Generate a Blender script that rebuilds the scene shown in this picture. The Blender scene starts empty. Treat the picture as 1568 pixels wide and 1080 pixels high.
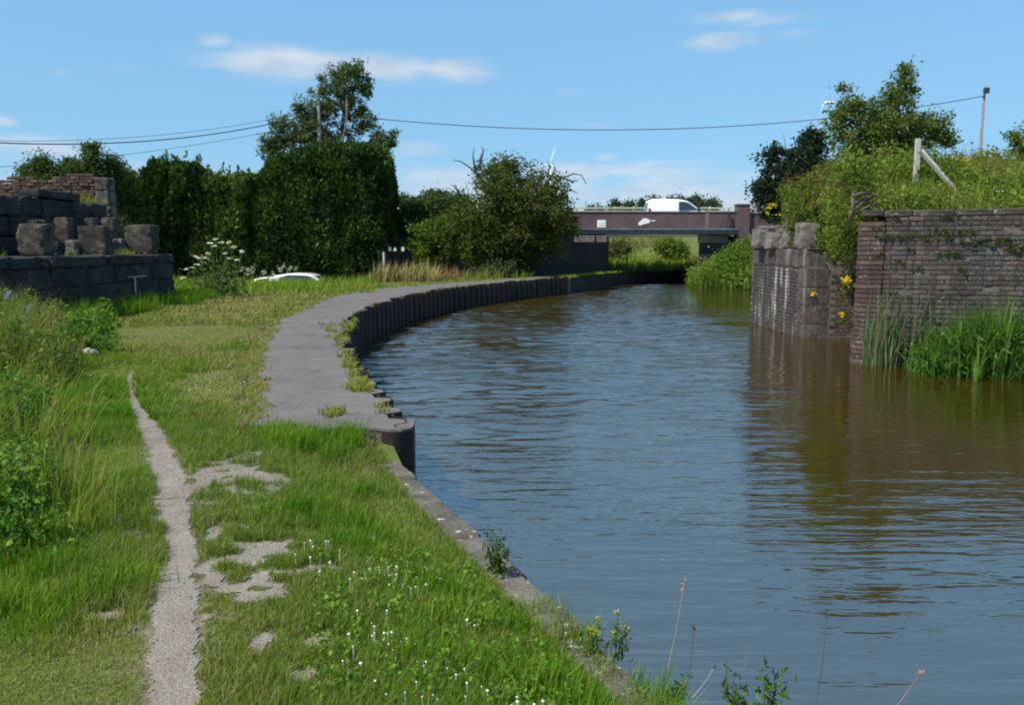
import bpy, math, random
import numpy as np
from mathutils import Vector, Matrix

S = bpy.context.scene
C = S.collection
random.seed(7)
RNG = np.random.default_rng(11)

# ------------------------------------------------------------------ camera
CAM_H, FPX, PW, PH, HOR = 2.0, 1250.0, 1568.0, 1080.0, 378.0
TILT = math.atan((PH/2 - HOR)/FPX)
cam_d = bpy.data.cameras.new('camera')
cam_d.sensor_width = 36.0
cam_d.lens = FPX/PW*36.0
cam_d.clip_start = 0.05
cam_d.clip_end = 6000
cam = bpy.data.objects.new('camera', cam_d)
C.objects.link(cam)
cam.location = (0, 0, CAM_H)
cam.rotation_euler = (math.pi/2 - TILT, 0, 0)
S.camera = cam

# ------------------------------------------------------------------ light
SUN_EL = math.radians(52)
SUN_XY = Vector((-0.84, -0.54)).normalized()
sun_vec = Vector((SUN_XY.x*math.cos(SUN_EL), SUN_XY.y*math.cos(SUN_EL), math.sin(SUN_EL)))
sd = bpy.data.lights.new('sun', 'SUN')
sd.energy = 4.7
sd.angle = math.radians(0.5)
sd.color = (1.0, 0.95, 0.86)
sun = bpy.data.objects.new('sun', sd)
C.objects.link(sun)
sun.rotation_euler = sun_vec.to_track_quat('Z', 'Y').to_euler()
SUN_ROT = math.atan2(SUN_XY.x, SUN_XY.y)

S.view_settings.view_transform = 'Standard'
S.view_settings.look = 'None'
S.view_settings.exposure = 0.45
S.view_settings.gamma = 1.0
S.view_settings.use_curve_mapping = False
S.cycles.pixel_filter_type = 'BLACKMAN_HARRIS'
S.cycles.filter_width = 2.1                             # the soft lens of a small camera


def ray(px, py):
    u, v = (px - PW/2)/FPX, (PH/2 - py)/FPX
    return Vector((u, math.cos(TILT) + v*math.sin(TILT), -math.sin(TILT) + v*math.cos(TILT)))


def onz(px, py, z):                                   # where the sight line through a photo pixel meets height z
    r = ray(px, py)
    t = (z - CAM_H)/r.z
    return Vector((r.x*t, r.y*t, z))


def ony(px, py, Y):                                   # ... and where it reaches the distance Y
    r = ray(px, py)
    t = Y/r.y
    return Vector((r.x*t, Y, CAM_H + r.z*t))


# ------------------------------------------------------------------ sky
W = bpy.data.worlds.new('World')
S.world = W
W.use_nodes = True
nt = W.node_tree
nt.nodes.clear()


def N(tree, typ, **kw):
    n = tree.nodes.new(typ)
    for k, v in kw.items():
        if hasattr(n, k):
            setattr(n, k, v)
        else:
            n.inputs[k].default_value = v
    return n


def mth(tree, op, a, b=None, clamp=False):
    n = tree.nodes.new('ShaderNodeMath')
    n.operation = op
    n.use_clamp = clamp
    for i, x in enumerate((a, b)):
        if x is None:
            continue
        if isinstance(x, (int, float)):
            n.inputs[i].default_value = x
        else:
            tree.links.new(x, n.inputs[i])
    return n.outputs[0]


def ramp(tree, fac, stops, interp='LINEAR'):
    n = tree.nodes.new('ShaderNodeValToRGB')
    n.color_ramp.interpolation = interp
    el = n.color_ramp.elements
    while len(el) < len(stops):
        el.new(0.5)
    for e, (p, c) in zip(el, stops):
        e.position = p
        e.color = (c[0], c[1], c[2], 1)
    tree.links.new(fac, n.inputs[0])
    return n.outputs[0]


def mixc(tree, fac, a, b, mode='MIX'):
    n = tree.nodes.new('ShaderNodeMixRGB')
    n.blend_type = mode
    for i, x in enumerate((fac, a, b)):
        if isinstance(x, (int, float)):
            n.inputs[i].default_value = x
        elif isinstance(x, tuple):
            n.inputs[i].default_value = (x[0], x[1], x[2], 1)
        else:
            tree.links.new(x, n.inputs[i])
    return n.outputs[0]


sky = N(nt, 'ShaderNodeTexSky')
sky.sky_type = 'NISHITA'
sky.sun_disc = False
sky.sun_elevation = SUN_EL
sky.sun_rotation = SUN_ROT % (2*math.pi)
sky.altitude = 0
sky.air_density = 1.0
sky.dust_density = 0.1
sky.ozone_density = 2.6
tc = N(nt, 'ShaderNodeTexCoord')
sx = N(nt, 'ShaderNodeSeparateXYZ')
nt.links.new(tc.outputs['Generated'], sx.inputs[0])
hyp = mth(nt, 'SQRT', mth(nt, 'ADD', mth(nt, 'MULTIPLY', sx.outputs[0], sx.outputs[0]), mth(nt, 'MULTIPLY', sx.outputs[1], sx.outputs[1])))
tan_el = mth(nt, 'DIVIDE', sx.outputs[2], mth(nt, 'MAXIMUM', hyp, 0.01))
azi = mth(nt, 'ARCTAN2', sx.outputs[0], sx.outputs[1])
mp = N(nt, 'ShaderNodeMapping')
mp.inputs['Scale'].default_value = (11, 11, 46)
nt.links.new(tc.outputs['Generated'], mp.inputs[0])
nz = N(nt, 'ShaderNodeTexNoise')
nz.inputs['Scale'].default_value = 1.0
nz.inputs['Detail'].default_value = 6
nz.inputs['Roughness'].default_value = 0.62
nt.links.new(mp.outputs[0], nz.inputs['Vector'])
total = None
# small fair-weather clouds: centre and half size, as seen from the towpath
for (cx, cy, rx, ry, a) in [(430, 96, 115, 25, 1.25), (560, 104, 110, 23, 1.1), (330, 62, 26, 14, 1.0), (700, 110, 62, 20, 1.0), (1110, 64, 62, 15, .85), (1110, 24, 72, 12, .75), (1190, 30, 80, 12, .6),
                            (1200, 52, 70, 14, .45), (45, 226, 90, 20, 1.05), (930, 262, 180, 15, .95), (1060, 290, 120, 14, .8), (690, 268, 90, 20, .85), (960, 285, 120, 14, .8), (640, 300, 90, 14, .8),
                            (930, 243, 26, 9, .85), (200, 105, 45, 10, .40), (870, 142, 32, 8, .42), (905, 192, 55, 7, .42), (1100, 226, 55, 8, .45), (640, 228, 60, 14, .7), (240, 255, 120, 12, .7), (1000, 250, 110, 7, .8), (880, 300, 90, 8, .8), (1090, 275, 60, 7, .8), (100, 112, 30, 8, .5), (5, 185, 20, 10, .7)]:
    d = ray(cx, cy)
    a0 = math.atan2(d.x, d.y)
    e0 = d.z/math.hypot(d.x, d.y)
    da = mth(nt, 'DIVIDE', mth(nt, 'SUBTRACT', azi, a0), rx/FPX)
    de = mth(nt, 'DIVIDE', mth(nt, 'SUBTRACT', tan_el, e0), ry/FPX)
    q = mth(nt, 'ADD', mth(nt, 'MULTIPLY', da, da), mth(nt, 'MULTIPLY', de, de))
    g = mth(nt, 'MULTIPLY', mth(nt, 'POWER', 2.718, mth(nt, 'MULTIPLY', q, -0.8)), a)
    total = g if total is None else mth(nt, 'MAXIMUM', total, g)
# a low bank of thin cloud all round the horizon
low = mth(nt, 'MULTIPLY', mth(nt, 'POWER', 2.718, mth(nt, 'MULTIPLY', mth(nt, 'MULTIPLY', mth(nt, 'SUBTRACT', tan_el, 0.05), mth(nt, 'SUBTRACT', tan_el, 0.05)), -420)), 0.92)
total = mth(nt, 'MAXIMUM', total, low)
dens = mth(nt, 'MULTIPLY', total, mth(nt, 'ADD', mth(nt, 'MULTIPLY', nz.outputs['Fac'], 1.9), -0.08))
mr = N(nt, 'ShaderNodeMapRange')
mr.interpolation_type = 'SMOOTHSTEP'
mr.inputs['From Min'].default_value = 0.20
mr.inputs['From Max'].default_value = 1.05
mr.inputs['To Max'].default_value = 0.9
nt.links.new(dens, mr.inputs['Value'])
mp2 = N(nt, 'ShaderNodeMapping')
mp2.inputs['Scale'].default_value = (14, 14, 40)
mp2.inputs['Location'].default_value = (3, 1, .9)
nt.links.new(tc.outputs['Generated'], mp2.inputs[0])
nz2 = N(nt, 'ShaderNodeTexNoise')
nz2.inputs['Scale'].default_value = 1.0
nz2.inputs['Detail'].default_value = 4
nt.links.new(mp2.outputs[0], nz2.inputs['Vector'])
ccol = ramp(nt, nz2.outputs['Fac'], [(0.35, (2.8, 3.5, 4.4)), (0.65, (4.1, 4.5, 4.95))])
haze = ramp(nt, mth(nt, 'MULTIPLY', tan_el, 2.2), [(0.0, (.84, .91, .91)), (0.25, (.83, .92, .94)), (0.62, (.86, .98, .98)), (1.0, (.86, 1.0, 1.0))])
gm_ = N(nt, 'ShaderNodeGamma')
gm_.inputs['Gamma'].default_value = 0.38
nt.links.new(sky.outputs[0], gm_.inputs[0])
soft = mixc(nt, 1.0, gm_.outputs[0], (1.28, 1.98, 2.62), 'MULTIPLY')
skyc = mixc(nt, mr.outputs['Result'], mixc(nt, 1.0, soft, haze, 'MULTIPLY'), ccol)
bg = N(nt, 'ShaderNodeBackground')
bg.inputs['Strength'].default_value = 0.13
nt.links.new(skyc, bg.inputs[0])
wo = N(nt, 'ShaderNodeOutputWorld')
nt.links.new(bg.outputs[0], wo.inputs[0])

# ------------------------------------------------------------------ numpy noise
_LAT = np.random.default_rng(5).random((256, 256))


def vnoise(x, y, sc=1.0, ox=0.0):
    x = np.asarray(x, float)*sc + 37.3 + ox
    y = np.asarray(y, float)*sc + 91.7 + ox*1.7
    xi, yi = np.floor(x).astype(int), np.floor(y).astype(int)
    fx, fy = x - xi, y - yi
    fx, fy = fx*fx*(3 - 2*fx), fy*fy*(3 - 2*fy)
    g = lambda a, b: _LAT[a & 255, b & 255]
    return (g(xi, yi)*(1 - fx) + g(xi + 1, yi)*fx)*(1 - fy) + (g(xi, yi + 1)*(1 - fx) + g(xi + 1, yi + 1)*fx)*fy


def fbm(x, y, sc=1.0, o=3, ox=0.0):
    a, t, w = 0.0, 0.0, 1.0
    for i in range(o):
        a = a + w*vnoise(x, y, sc*2**i, ox + i*13.1)
        t += w
        w *= .5
    return a/t


def sstep(a, b, x):
    t = np.clip((np.asarray(x, float) - a)/(b - a), 0, 1)
    return t*t*(3 - 2*t)


# ------------------------------------------------------------------ mesh helpers
def mesh_np(name, V, F, mat=None, col=None, smooth=False):
    """F: list of int arrays (n,3)/(n,4) or one array."""
    V = np.asarray(V, np.float32)
    Fs = F if isinstance(F, list) else [F]
    Fs = [np.asarray(f, np.int32) for f in Fs if len(f)]
    me = bpy.data.meshes.new(name)
    me.vertices.add(len(V))
    me.vertices.foreach_set('co', V.ravel())
    loops = np.concatenate([f.ravel() for f in Fs])
    tot = np.concatenate([np.full(len(f), f.shape[1], np.int32) for f in Fs])
    st = np.concatenate([[0], np.cumsum(tot)[:-1]]).astype(np.int32)
    me.loops.add(len(loops))
    me.loops.foreach_set('vertex_index', loops)
    me.polygons.add(len(tot))
    me.polygons.foreach_set('loop_start', st)
    me.polygons.foreach_set('loop_total', tot)
    me.polygons.foreach_set('use_smooth', np.full(len(tot), bool(smooth)))
    if col is not None:
        at = me.color_attributes.new('col', 'FLOAT_COLOR', 'POINT')
        cc = np.ones((len(V), 4), np.float32)
        cc[:, :3] = col
        at.data.foreach_set('color', cc.ravel())
    me.update(calc_edges=True)
    me.validate()
    if mat:
        me.materials.append(mat)
    return me


def tag(o, label=None, cat=None, group=None, kind=None):
    for k, v in (('label', label), ('category', cat), ('group', group), ('kind', kind)):
        if v:
            o[k] = v
    return o


def link(name, me, parent=None, loc=(0, 0, 0), rot=None):
    o = bpy.data.objects.new(name, me)
    C.objects.link(o)
    o.parent = parent
    o.location = loc
    if rot:
        o.rotation_euler = rot
    return o


def empty(name, loc, label, cat, group=None, rz=0.0):
    o = bpy.data.objects.new(name, None)
    C.objects.link(o)
    o.location = loc
    o.rotation_euler = (0, 0, rz)
    o.empty_display_size = .2
    return tag(o, label, cat, group)


def world_obj(name, V, F, mat, parent=None, col=None, smooth=False):
    """A mesh given in world coordinates; its origin goes to its base (or to its unrotated parent's origin)."""
    V = np.asarray(V, float)
    if parent is not None:
        base = np.array(parent_world(parent))
        me = mesh_np(name, V - base, F, mat, col, smooth)
        return link(name, me, parent)
    lo, hi = V.min(0), V.max(0)
    base = np.array([(lo[0] + hi[0])/2, (lo[1] + hi[1])/2, lo[2]])
    me = mesh_np(name, V - base, F, mat, col, smooth)
    return link(name, me, None, base)


def parent_world(p):
    v = Vector((0, 0, 0))
    while p is not None:
        v += p.location
        p = p.parent
    return v


class MB:
    def __init__(s):
        s.v, s.f = [], {}
        s.c = []
        s.n = 0

    def add(s, V, F, col=None):
        V = np.asarray(V, float)
        if isinstance(F, np.ndarray):
            F = [F]
        for f in F:
            f = np.atleast_2d(np.asarray(f, int))
            s.f.setdefault(f.shape[1], []).append(f + s.n)
        s.v.append(V)
        if col is not None:
            s.c.append(np.broadcast_to(np.asarray(col, float), (len(V), 3)))
        s.n += len(V)
        return s

    def box(s, c, size, rz=0.0, col=None, top=1.0):
        x, y, z = np.array(size)/2.0
        V = np.array([[-x, -y, -z], [x, -y, -z], [x, y, -z], [-x, y, -z], [-x*top, -y*top, z], [x*top, -y*top, z], [x*top, y*top, z], [-x*top, y*top, z]])
        if rz:
            V = V @ np.array([[math.cos(rz), math.sin(rz), 0], [-math.sin(rz), math.cos(rz), 0], [0, 0, 1]])
        return s.add(V + np.array(c), BOXF, col)

    def tube(s, pts, rad, seg=6, col=None):
        V, F = tube(pts, rad, seg)
        return s.add(V, F, col)

    def prism(s, poly, y0, y1, axis='y', col=None):
        """poly of (a,b): extruded along y (a=x,b=z) or z (a=x,b=y)."""
        n = len(poly)
        P = np.array(poly, float)
        if axis == 'y':
            A = np.column_stack([P[:, 0], np.full(n, y0), P[:, 1]])
            B = np.column_stack([P[:, 0], np.full(n, y1), P[:, 1]])
        elif axis == 'x':
            A = np.column_stack([np.full(n, y0), P[:, 0], P[:, 1]])
            B = np.column_stack([np.full(n, y1), P[:, 0], P[:, 1]])
        else:
            A = np.column_stack([P[:, 0], P[:, 1], np.full(n, y0)])
            B = np.column_stack([P[:, 0], P[:, 1], np.full(n, y1)])
        i = np.arange(n)
        j = (i + 1) % n
        return s.add(np.vstack([A, B]), [np.column_stack([i, j, j + n, i + n]), i[None, ::-1], (i + n)[None, :]], col)

    def faces(s):
        return [np.vstack(x) for x in s.f.values()]

    def build(s, name, mat, parent=None, smooth=False, local=False):
        V = np.vstack(s.v)
        col = np.vstack(s.c) if s.c and sum(len(x) for x in s.c) == len(V) else None
        if local:
            return link(name, mesh_np(name, V, s.faces(), mat, col, smooth), parent)
        return world_obj(name, V, s.faces(), mat, parent, col, smooth)

    def mesh(s, name, mat, smooth=False):
        V = np.vstack(s.v)
        col = np.vstack(s.c) if s.c and sum(len(x) for x in s.c) == len(V) else None
        return mesh_np(name, V, s.faces(), mat, col, smooth)


BOXF = np.array([[0, 3, 2, 1], [4, 5, 6, 7], [0, 1, 5, 4], [1, 2, 6, 5], [2, 3, 7, 6], [3, 0, 4, 7]])


def tube(pts, rad, seg=6):
    P = np.array([tuple(p) for p in pts], float)
    n = len(P)
    rad = np.broadcast_to(np.asarray(rad, float), (n,))
    T = np.gradient(P, axis=0)
    T /= np.linalg.norm(T, axis=1)[:, None] + 1e-9
    ref = np.array([0, 0, 1.0]) if abs(T[:, 2]).mean() < .8 else np.array([1.0, 0, 0])
    A = np.cross(T, ref)
    A /= np.linalg.norm(A, axis=1)[:, None] + 1e-9
    B = np.cross(T, A)
    th = np.arange(seg)*2*math.pi/seg
    V = (P[:, None, :] + rad[:, None, None]*(np.cos(th)[None, :, None]*A[:, None, :] + np.sin(th)[None, :, None]*B[:, None, :])).reshape(-1, 3)
    i, j = np.meshgrid(np.arange(n - 1), np.arange(seg), indexing='ij')
    j2 = (j + 1) % seg
    Fq = np.stack([i*seg + j, i*seg + j2, (i + 1)*seg + j2, (i + 1)*seg + j], -1).reshape(-1, 4)
    return V, [Fq, np.arange(seg)[None, ::-1], (np.arange(seg) + (n - 1)*seg)[None, :]]


def rough_block(lx, ly, lz, ch=.02, jit=.01, seed=0):
    """A chamfered, slightly uneven block centred on its base: 44 triangles."""
    r = np.random.default_rng(seed)
    hx, hy, hz = lx/2, ly/2, lz/2
    V, idx = [], {}
    for sx_ in (-1, 1):
        for sy_ in (-1, 1):
            for sz_ in (-1, 1):
                j = r.normal(0, jit, 3)
                for a in range(3):
                    h = [hx - ch, hy - ch, hz - ch]
                    h[a] += ch
                    idx[(sx_, sy_, sz_, a)] = len(V)
                    V.append([sx_*h[0] + j[0], sy_*h[1] + j[1], sz_*h[2] + hz + j[2]])
    Q, T = [], []
    for a in range(3):
        b, c = [(1, 2), (2, 0), (0, 1)][a]
        for s_ in (-1, 1):
            q = []
            for (p, q_) in ((-1, -1), (1, -1), (1, 1), (-1, 1)):
                k = [0, 0, 0]
                k[a], k[b], k[c] = s_, p, q_
                q.append(idx[(k[0], k[1], k[2], a)])
            Q.append(q if s_ > 0 else q[::-1])
    for a in range(3):                                 # edges running along a
        b, c = [(1, 2), (2, 0), (0, 1)][a]
        for p in (-1, 1):
            for q_ in (-1, 1):
                k0, k1 = [0, 0, 0], [0, 0, 0]
                k0[a], k0[b], k0[c] = -1, p, q_
                k1[a], k1[b], k1[c] = 1, p, q_
                qd = [idx[(*k0, b)], idx[(*k1, b)], idx[(*k1, c)], idx[(*k0, c)]]
                Q.append(qd if p*q_ > 0 else qd[::-1])
    for sx_ in (-1, 1):
        for sy_ in (-1, 1):
            for sz_ in (-1, 1):
                t = [idx[(sx_, sy_, sz_, 0)], idx[(sx_, sy_, sz_, 1)], idx[(sx_, sy_, sz_, 2)]]
                T.append(t if sx_*sy_*sz_ > 0 else t[::-1])
    return np.array(V), [np.array(Q), np.array(T)]


def chip_block(lx, ly, lz, amp=.03, seed=0, n=6, k=11):
    """A worn, chipped block standing on its base: gridded faces, rounded arrises, uneven surface."""
    g = np.linspace(-1, 1, n + 1)
    U, Vv = np.meshgrid(g, g, indexing='ij')
    U, Vv = U.ravel(), Vv.ravel()
    O = np.ones_like(U)
    P, F, off = [], [], 0
    i, j = np.meshgrid(np.arange(n), np.arange(n), indexing='ij')
    q = np.stack([i*(n + 1) + j, (i + 1)*(n + 1) + j, (i + 1)*(n + 1) + j + 1, i*(n + 1) + j + 1], -1).reshape(-1, 4)
    for a, f in ((np.column_stack([O, U, Vv]), q), (np.column_stack([-O, U, Vv]), q[:, ::-1]), (np.column_stack([Vv, O, U]), q), (np.column_stack([Vv, -O, U]), q[:, ::-1]), (np.column_stack([U, Vv, O]), q), (np.column_stack([U, Vv, -O]), q[:, ::-1])):
        P.append(a)
        F.append(f + off)
        off += len(a)
    P = np.vstack(P)
    P = P/(np.abs(P)**k).sum(1)[:, None]**(1/k)
    H = np.array([lx, ly, lz])/2
    W = P*H
    s_ = 2.2/max(.15, min(lx, ly, lz))
    d = np.column_stack([fbm(W[:, 0] + W[:, 2]*1.31, W[:, 1] + W[:, 2]*.77, s_, 3, seed*3.1 + o_) - .5 for o_ in (0, 17, 41)])
    edge = np.sort(np.abs(P), axis=1)[:, 1]
    W = W + d*amp*(1.4 + 2.6*(edge > .8))[:, None]
    W[:, 2] += lz/2
    W[:, 2] = np.maximum(W[:, 2], 0)
    return W, [np.vstack(F)]


# ------------------------------------------------------------------ materials
def new_mat(name):
    m = bpy.data.materials.new(name)
    m.use_nodes = True
    t = m.node_tree
    return m, t, t.nodes['Principled BSDF']


def noise(t, scale, detail=4, vec=None, rough=.55, dist=0.0):
    n = t.nodes.new('ShaderNodeTexNoise')
    n.inputs['Scale'].default_value = scale
    n.inputs['Detail'].default_value = detail
    n.inputs['Roughness'].default_value = rough
    n.inputs['Distortion'].default_value = dist
    if vec is not None:
        t.links.new(vec, n.inputs['Vector'])
    return n.outputs['Fac']


def wpos(t, scale=None):
    g = t.nodes.new('ShaderNodeNewGeometry').outputs['Position']
    if scale is None:
        return g
    m = t.nodes.new('ShaderNodeMapping')
    m.inputs['Scale'].default_value = scale
    t.links.new(g, m.inputs[0])
    return m.outputs[0]


def bump(t, b, h, strength=.5, dist=.02):
    n = t.nodes.new('ShaderNodeBump')
    n.inputs['Strength'].default_value = strength
    n.inputs['Distance'].default_value = dist
    t.links.new(h, n.inputs['Height'])
    t.links.new(n.outputs[0], b.inputs['Normal'])


def stone_mat(name, cols, scale=3, fine=40, rough=.85, bstr=.5, bdist=.01, rand=0.0, lichen=0.0, streak=0.0, streak_col=(.6, .6, .57), lich_col=(.55, .54, .47)):
    m, t, b = new_mat(name)
    p = wpos(t)
    f = noise(t, scale, 6, p, .65)
    k = len(cols)
    c = ramp(t, f, [(.28 + .44*i/(max(k - 1, 1)), cols[i]) for i in range(k)])
    ff = noise(t, fine, 3, p)
    c = mixc(t, .55, c, ramp(t, ff, [(.25, (.55, .55, .55)), (.75, (1.35, 1.35, 1.35))]), 'MULTIPLY')
    if rand:
        oi = t.nodes.new('ShaderNodeObjectInfo').outputs['Random']
        c = mixc(t, 1.0, c, ramp(t, oi, [(0, (1 - rand,)*3), (1, (1 + rand,)*3)]), 'MULTIPLY')
    if lichen:
        l = noise(t, 26, 2, p, .5)
        l2 = noise(t, 5, 2, p, .5)
        lf = mth(t, 'MULTIPLY', ramp(t, l, [(.60, (0, 0, 0)), (.66, (1, 1, 1))]), ramp(t, l2, [(.4, (0, 0, 0)), (.6, (1, 1, 1))]))
        c = mixc(t, mth(t, 'MULTIPLY', lf, lichen), c, lich_col)
    if streak:
        sp = wpos(t, (5.5, 5.5, .55))
        l = noise(t, 1.0, 4, sp, .6)
        l2 = noise(t, 1.3, 2, p, .5)
        lf = mth(t, 'MULTIPLY', ramp(t, l, [(.53, (0, 0, 0)), (.66, (1, 1, 1))]), ramp(t, l2, [(.40, (0, 0, 0)), (.56, (1, 1, 1))]))
        c = mixc(t, mth(t, 'MULTIPLY', lf, streak), c, streak_col)
    t.links.new(c, b.inputs['Base Color'])
    b.inputs['Roughness'].default_value = rough
    b.inputs['Specular IOR Level'].default_value = .25
    bump(t, b, ff, bstr, bdist)
    return m


def leaf_mat(name, trans=.4, rough=.6, spec=.12):
    m, t, b = new_mat(name)
    a = t.nodes.new('ShaderNodeAttribute')
    a.attribute_name = 'col'
    t.links.new(a.outputs['Color'], b.inputs['Base Color'])
    b.inputs['Roughness'].default_value = rough
    b.inputs['Specular IOR Level'].default_value = spec
    tr = t.nodes.new('ShaderNodeBsdfTranslucent')
    t.links.new(mixc(t, 1.0, a.outputs['Color'], (1.25, 1.2, .6), 'MULTIPLY'), tr.inputs[0])
    mx = t.nodes.new('ShaderNodeMixShader')
    mx.inputs[0].default_value = trans
    t.links.new(b.outputs[0], mx.inputs[1])
    t.links.new(tr.outputs[0], mx.inputs[2])
    t.links.new(mx.outputs[0], t.nodes['Material Output'].inputs[0])
    return m


def attr_mat(name, rough=.8):
    m, t, b = new_mat(name)
    a = t.nodes.new('ShaderNodeAttribute')
    a.attribute_name = 'col'
    f = noise(t, 60, 3, wpos(t))
    c = mixc(t, .5, a.outputs['Color'], ramp(t, f, [(.3, (.6, .6, .6)), (.7, (1.3, 1.3, 1.3))]), 'MULTIPLY')
    t.links.new(c, b.inputs['Base Color'])
    b.inputs['Roughness'].default_value = rough
    b.inputs['Specular IOR Level'].default_value = .2
    return m


def plain(name, col, rough=.6, metal=0.0, var=.15, scale=8, spec=.4, coat=0.0):
    m, t, b = new_mat(name)
    f = noise(t, scale, 4, wpos(t))
    c = ramp(t, f, [(.3, tuple(x*(1 - var) for x in col)), (.7, tuple(min(1, x*(1 + var)) for x in col))])
    t.links.new(c, b.inputs['Base Color'])
    b.inputs['Roughness'].default_value = rough
    b.inputs['Metallic'].default_value = metal
    b.inputs['Specular IOR Level'].default_value = spec
    b.inputs['Coat Weight'].default_value = coat
    return m


M_leaf = leaf_mat('leaf')
M_needle = leaf_mat('needle', .15, .6, .15)
M_grass = leaf_mat('grass_blade', .45, .65, .08)
M_dry = attr_mat('dry_stem')
M_bark = stone_mat('bark', [(.05, .04, .03), (.13, .11, .085)], 6, 30)
M_paleb = stone_mat('pale_bark', [(.16, .14, .11), (.36, .34, .30)], 5, 30)
M_soil = stone_mat('soil', [(.065, .085, .018), (.10, .12, .028), (.15, .145, .055)], 2.2, 30, .95, .6, .02)
M_earth = stone_mat('verge_earth', [(.065, .085, .018), (.10, .12, .028), (.15, .145, .055)], 2.2, 30, .95, .6, .02)
t = M_earth.node_tree
b = t.nodes['Principled BSDF']
src = b.inputs['Base Color'].links[0].from_socket
a_ = t.nodes.new('ShaderNodeAttribute')
a_.attribute_name = 'col'
t.links.new(mixc(t, a_.outputs['Fac'], src, ramp(t, noise(t, 18, 5, wpos(t)), [(.3, (.10, .075, .05)), (.5, (.17, .14, .10)), (.7, (.235, .205, .165))])), b.inputs['Base Color'])
M_path = stone_mat('trodden_grit', [(.17, .138, .105), (.24, .205, .168), (.30, .266, .225)], 3.5, 90, .95, .8, .012)
M_slab = stone_mat('towpath_concrete', [(.118, .102, .096), (.138, .122, .116), (.160, .144, .138)], 1.3, 55, .92, .35, .006)
t = M_slab.node_tree
b = t.nodes['Principled BSDF']
src = b.inputs['Base Color'].links[0].from_socket
st1 = ramp(t, noise(t, .9, 6, wpos(t), .7, .6), [(.32, (.80, .78, .78)), (.5, (.98, .96, .96)), (.68, (1.08, 1.05, 1.05))])
st2 = ramp(t, noise(t, 7, 3, wpos(t), .6), [(.30, (.72, .70, .66)), (.42, (1, 1, 1))])
t.links.new(mixc(t, 1.0, mixc(t, 1.0, src, st1, 'MULTIPLY'), st2, 'MULTIPLY'), b.inputs['Base Color'])
M_cope = stone_mat('coping_stone', [(.06, .05, .038), (.11, .095, .075), (.17, .15, .125)], 7, 60, .9, .7, .01, .12, .9)
M_rust = stone_mat('rusty_steel', [(.014, .011, .010), (.028, .019, .016), (.05, .029, .021)], 5, 40, .75, .5, .006, .15)
M_conc = stone_mat('brown_concrete', [(.12, .09, .07), (.17, .135, .11), (.22, .18, .15)], 5, 50, .9, .5, .01)
M_brick = stone_mat('sooty_brick', [(.030, .030, .030), (.048, .045, .042), (.082, .060, .050), (.058, .055, .050)], 1.1, 60, .85, .5, .004, .30, .25, .3, (.26, .25, .235))
M_redb = stone_mat('red_brick', [(.045, .033, .030), (.072, .045, .039), (.066, .053, .047)], 3, 60, .85, .5, .004, .35, .35, .4, (.40, .38, .36))
M_mort = stone_mat('mortar', [(.075, .07, .06), (.15, .14, .125)], 4, 70, .95, .4, .004)
M_pierb = stone_mat('limy_brick', [(.035, .033, .036), (.06, .048, .045), (.11, .062, .05)], 2.2, 50, .85, .5, .004, .3, .2, .72, (.46, .45, .43))
M_dress = stone_mat('weathered_stone', [(.030, .025, .023), (.058, .047, .042), (.10, .085, .074)], 2.6, 45, .9, .6, .01, .15, .3, .7, (.20, .195, .18))
M_bed = stone_mat('bedstone', [(.075, .065, .058), (.135, .117, .106), (.20, .18, .168)], 4, 45, .9, .6, .012, .12, .3)
M_dark = stone_mat('sooty_stone', [(.013, .014, .016), (.026, .026, .027), (.05, .047, .043)], 2.4, 40, .9, .6, .012, .25, .15)
M_ltop = stone_mat('gritstone', [(.024, .021, .018), (.052, .045, .037), (.105, .092, .077)], 3.6, 45, .9, .7, .014, .2, .35)
M_oldred = stone_mat('old_red_brick', [(.05, .034, .03), (.10, .055, .045), (.16, .11, .085)], 3, 40, .9, .5, .008, .3, .3)
M_shade = plain('shade_dark_stone', (.006, .0065, .008), .95, 0, .3, 5, .05)  # low wall: the shadow lying on it is put into this near-black colour
M_chalk = plain('chalk_mark', (.30, .32, .33), .9, 0, .3, 30)


def brick_tex_mat(name, c1, c2, mort, scale=1.0):
    m, t, b = new_mat(name)
    tc_ = t.nodes.new('ShaderNodeTexCoord')
    mp_ = t.nodes.new('ShaderNodeMapping')
    mp_.inputs['Rotation'].default_value = (math.pi/2, 0, 0)
    t.links.new(tc_.outputs['Object'], mp_.inputs[0])
    br = t.nodes.new('ShaderNodeTexBrick')
    br.inputs['Color1'].default_value = (*c1, 1)
    br.inputs['Color2'].default_value = (*c2, 1)
    br.inputs['Mortar'].default_value = (*mort, 1)
    br.inputs['Scale'].default_value = scale
    br.inputs['Brick Width'].default_value = .225
    br.inputs['Row Height'].default_value = .075
    br.inputs['Mortar Size'].default_value = .007
    t.links.new(mp_.outputs[0], br.inputs['Vector'])
    f = noise(t, 1.2, 5, wpos(t))
    c = mixc(t, .8, br.outputs['Color'], ramp(t, f, [(.3, (.6, .6, .62)), (.7, (1.3, 1.25, 1.25))]), 'MULTIPLY')
    t.links.new(c, b.inputs['Base Color'])
    b.inputs['Roughness'].default_value = .85
    return m


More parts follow.
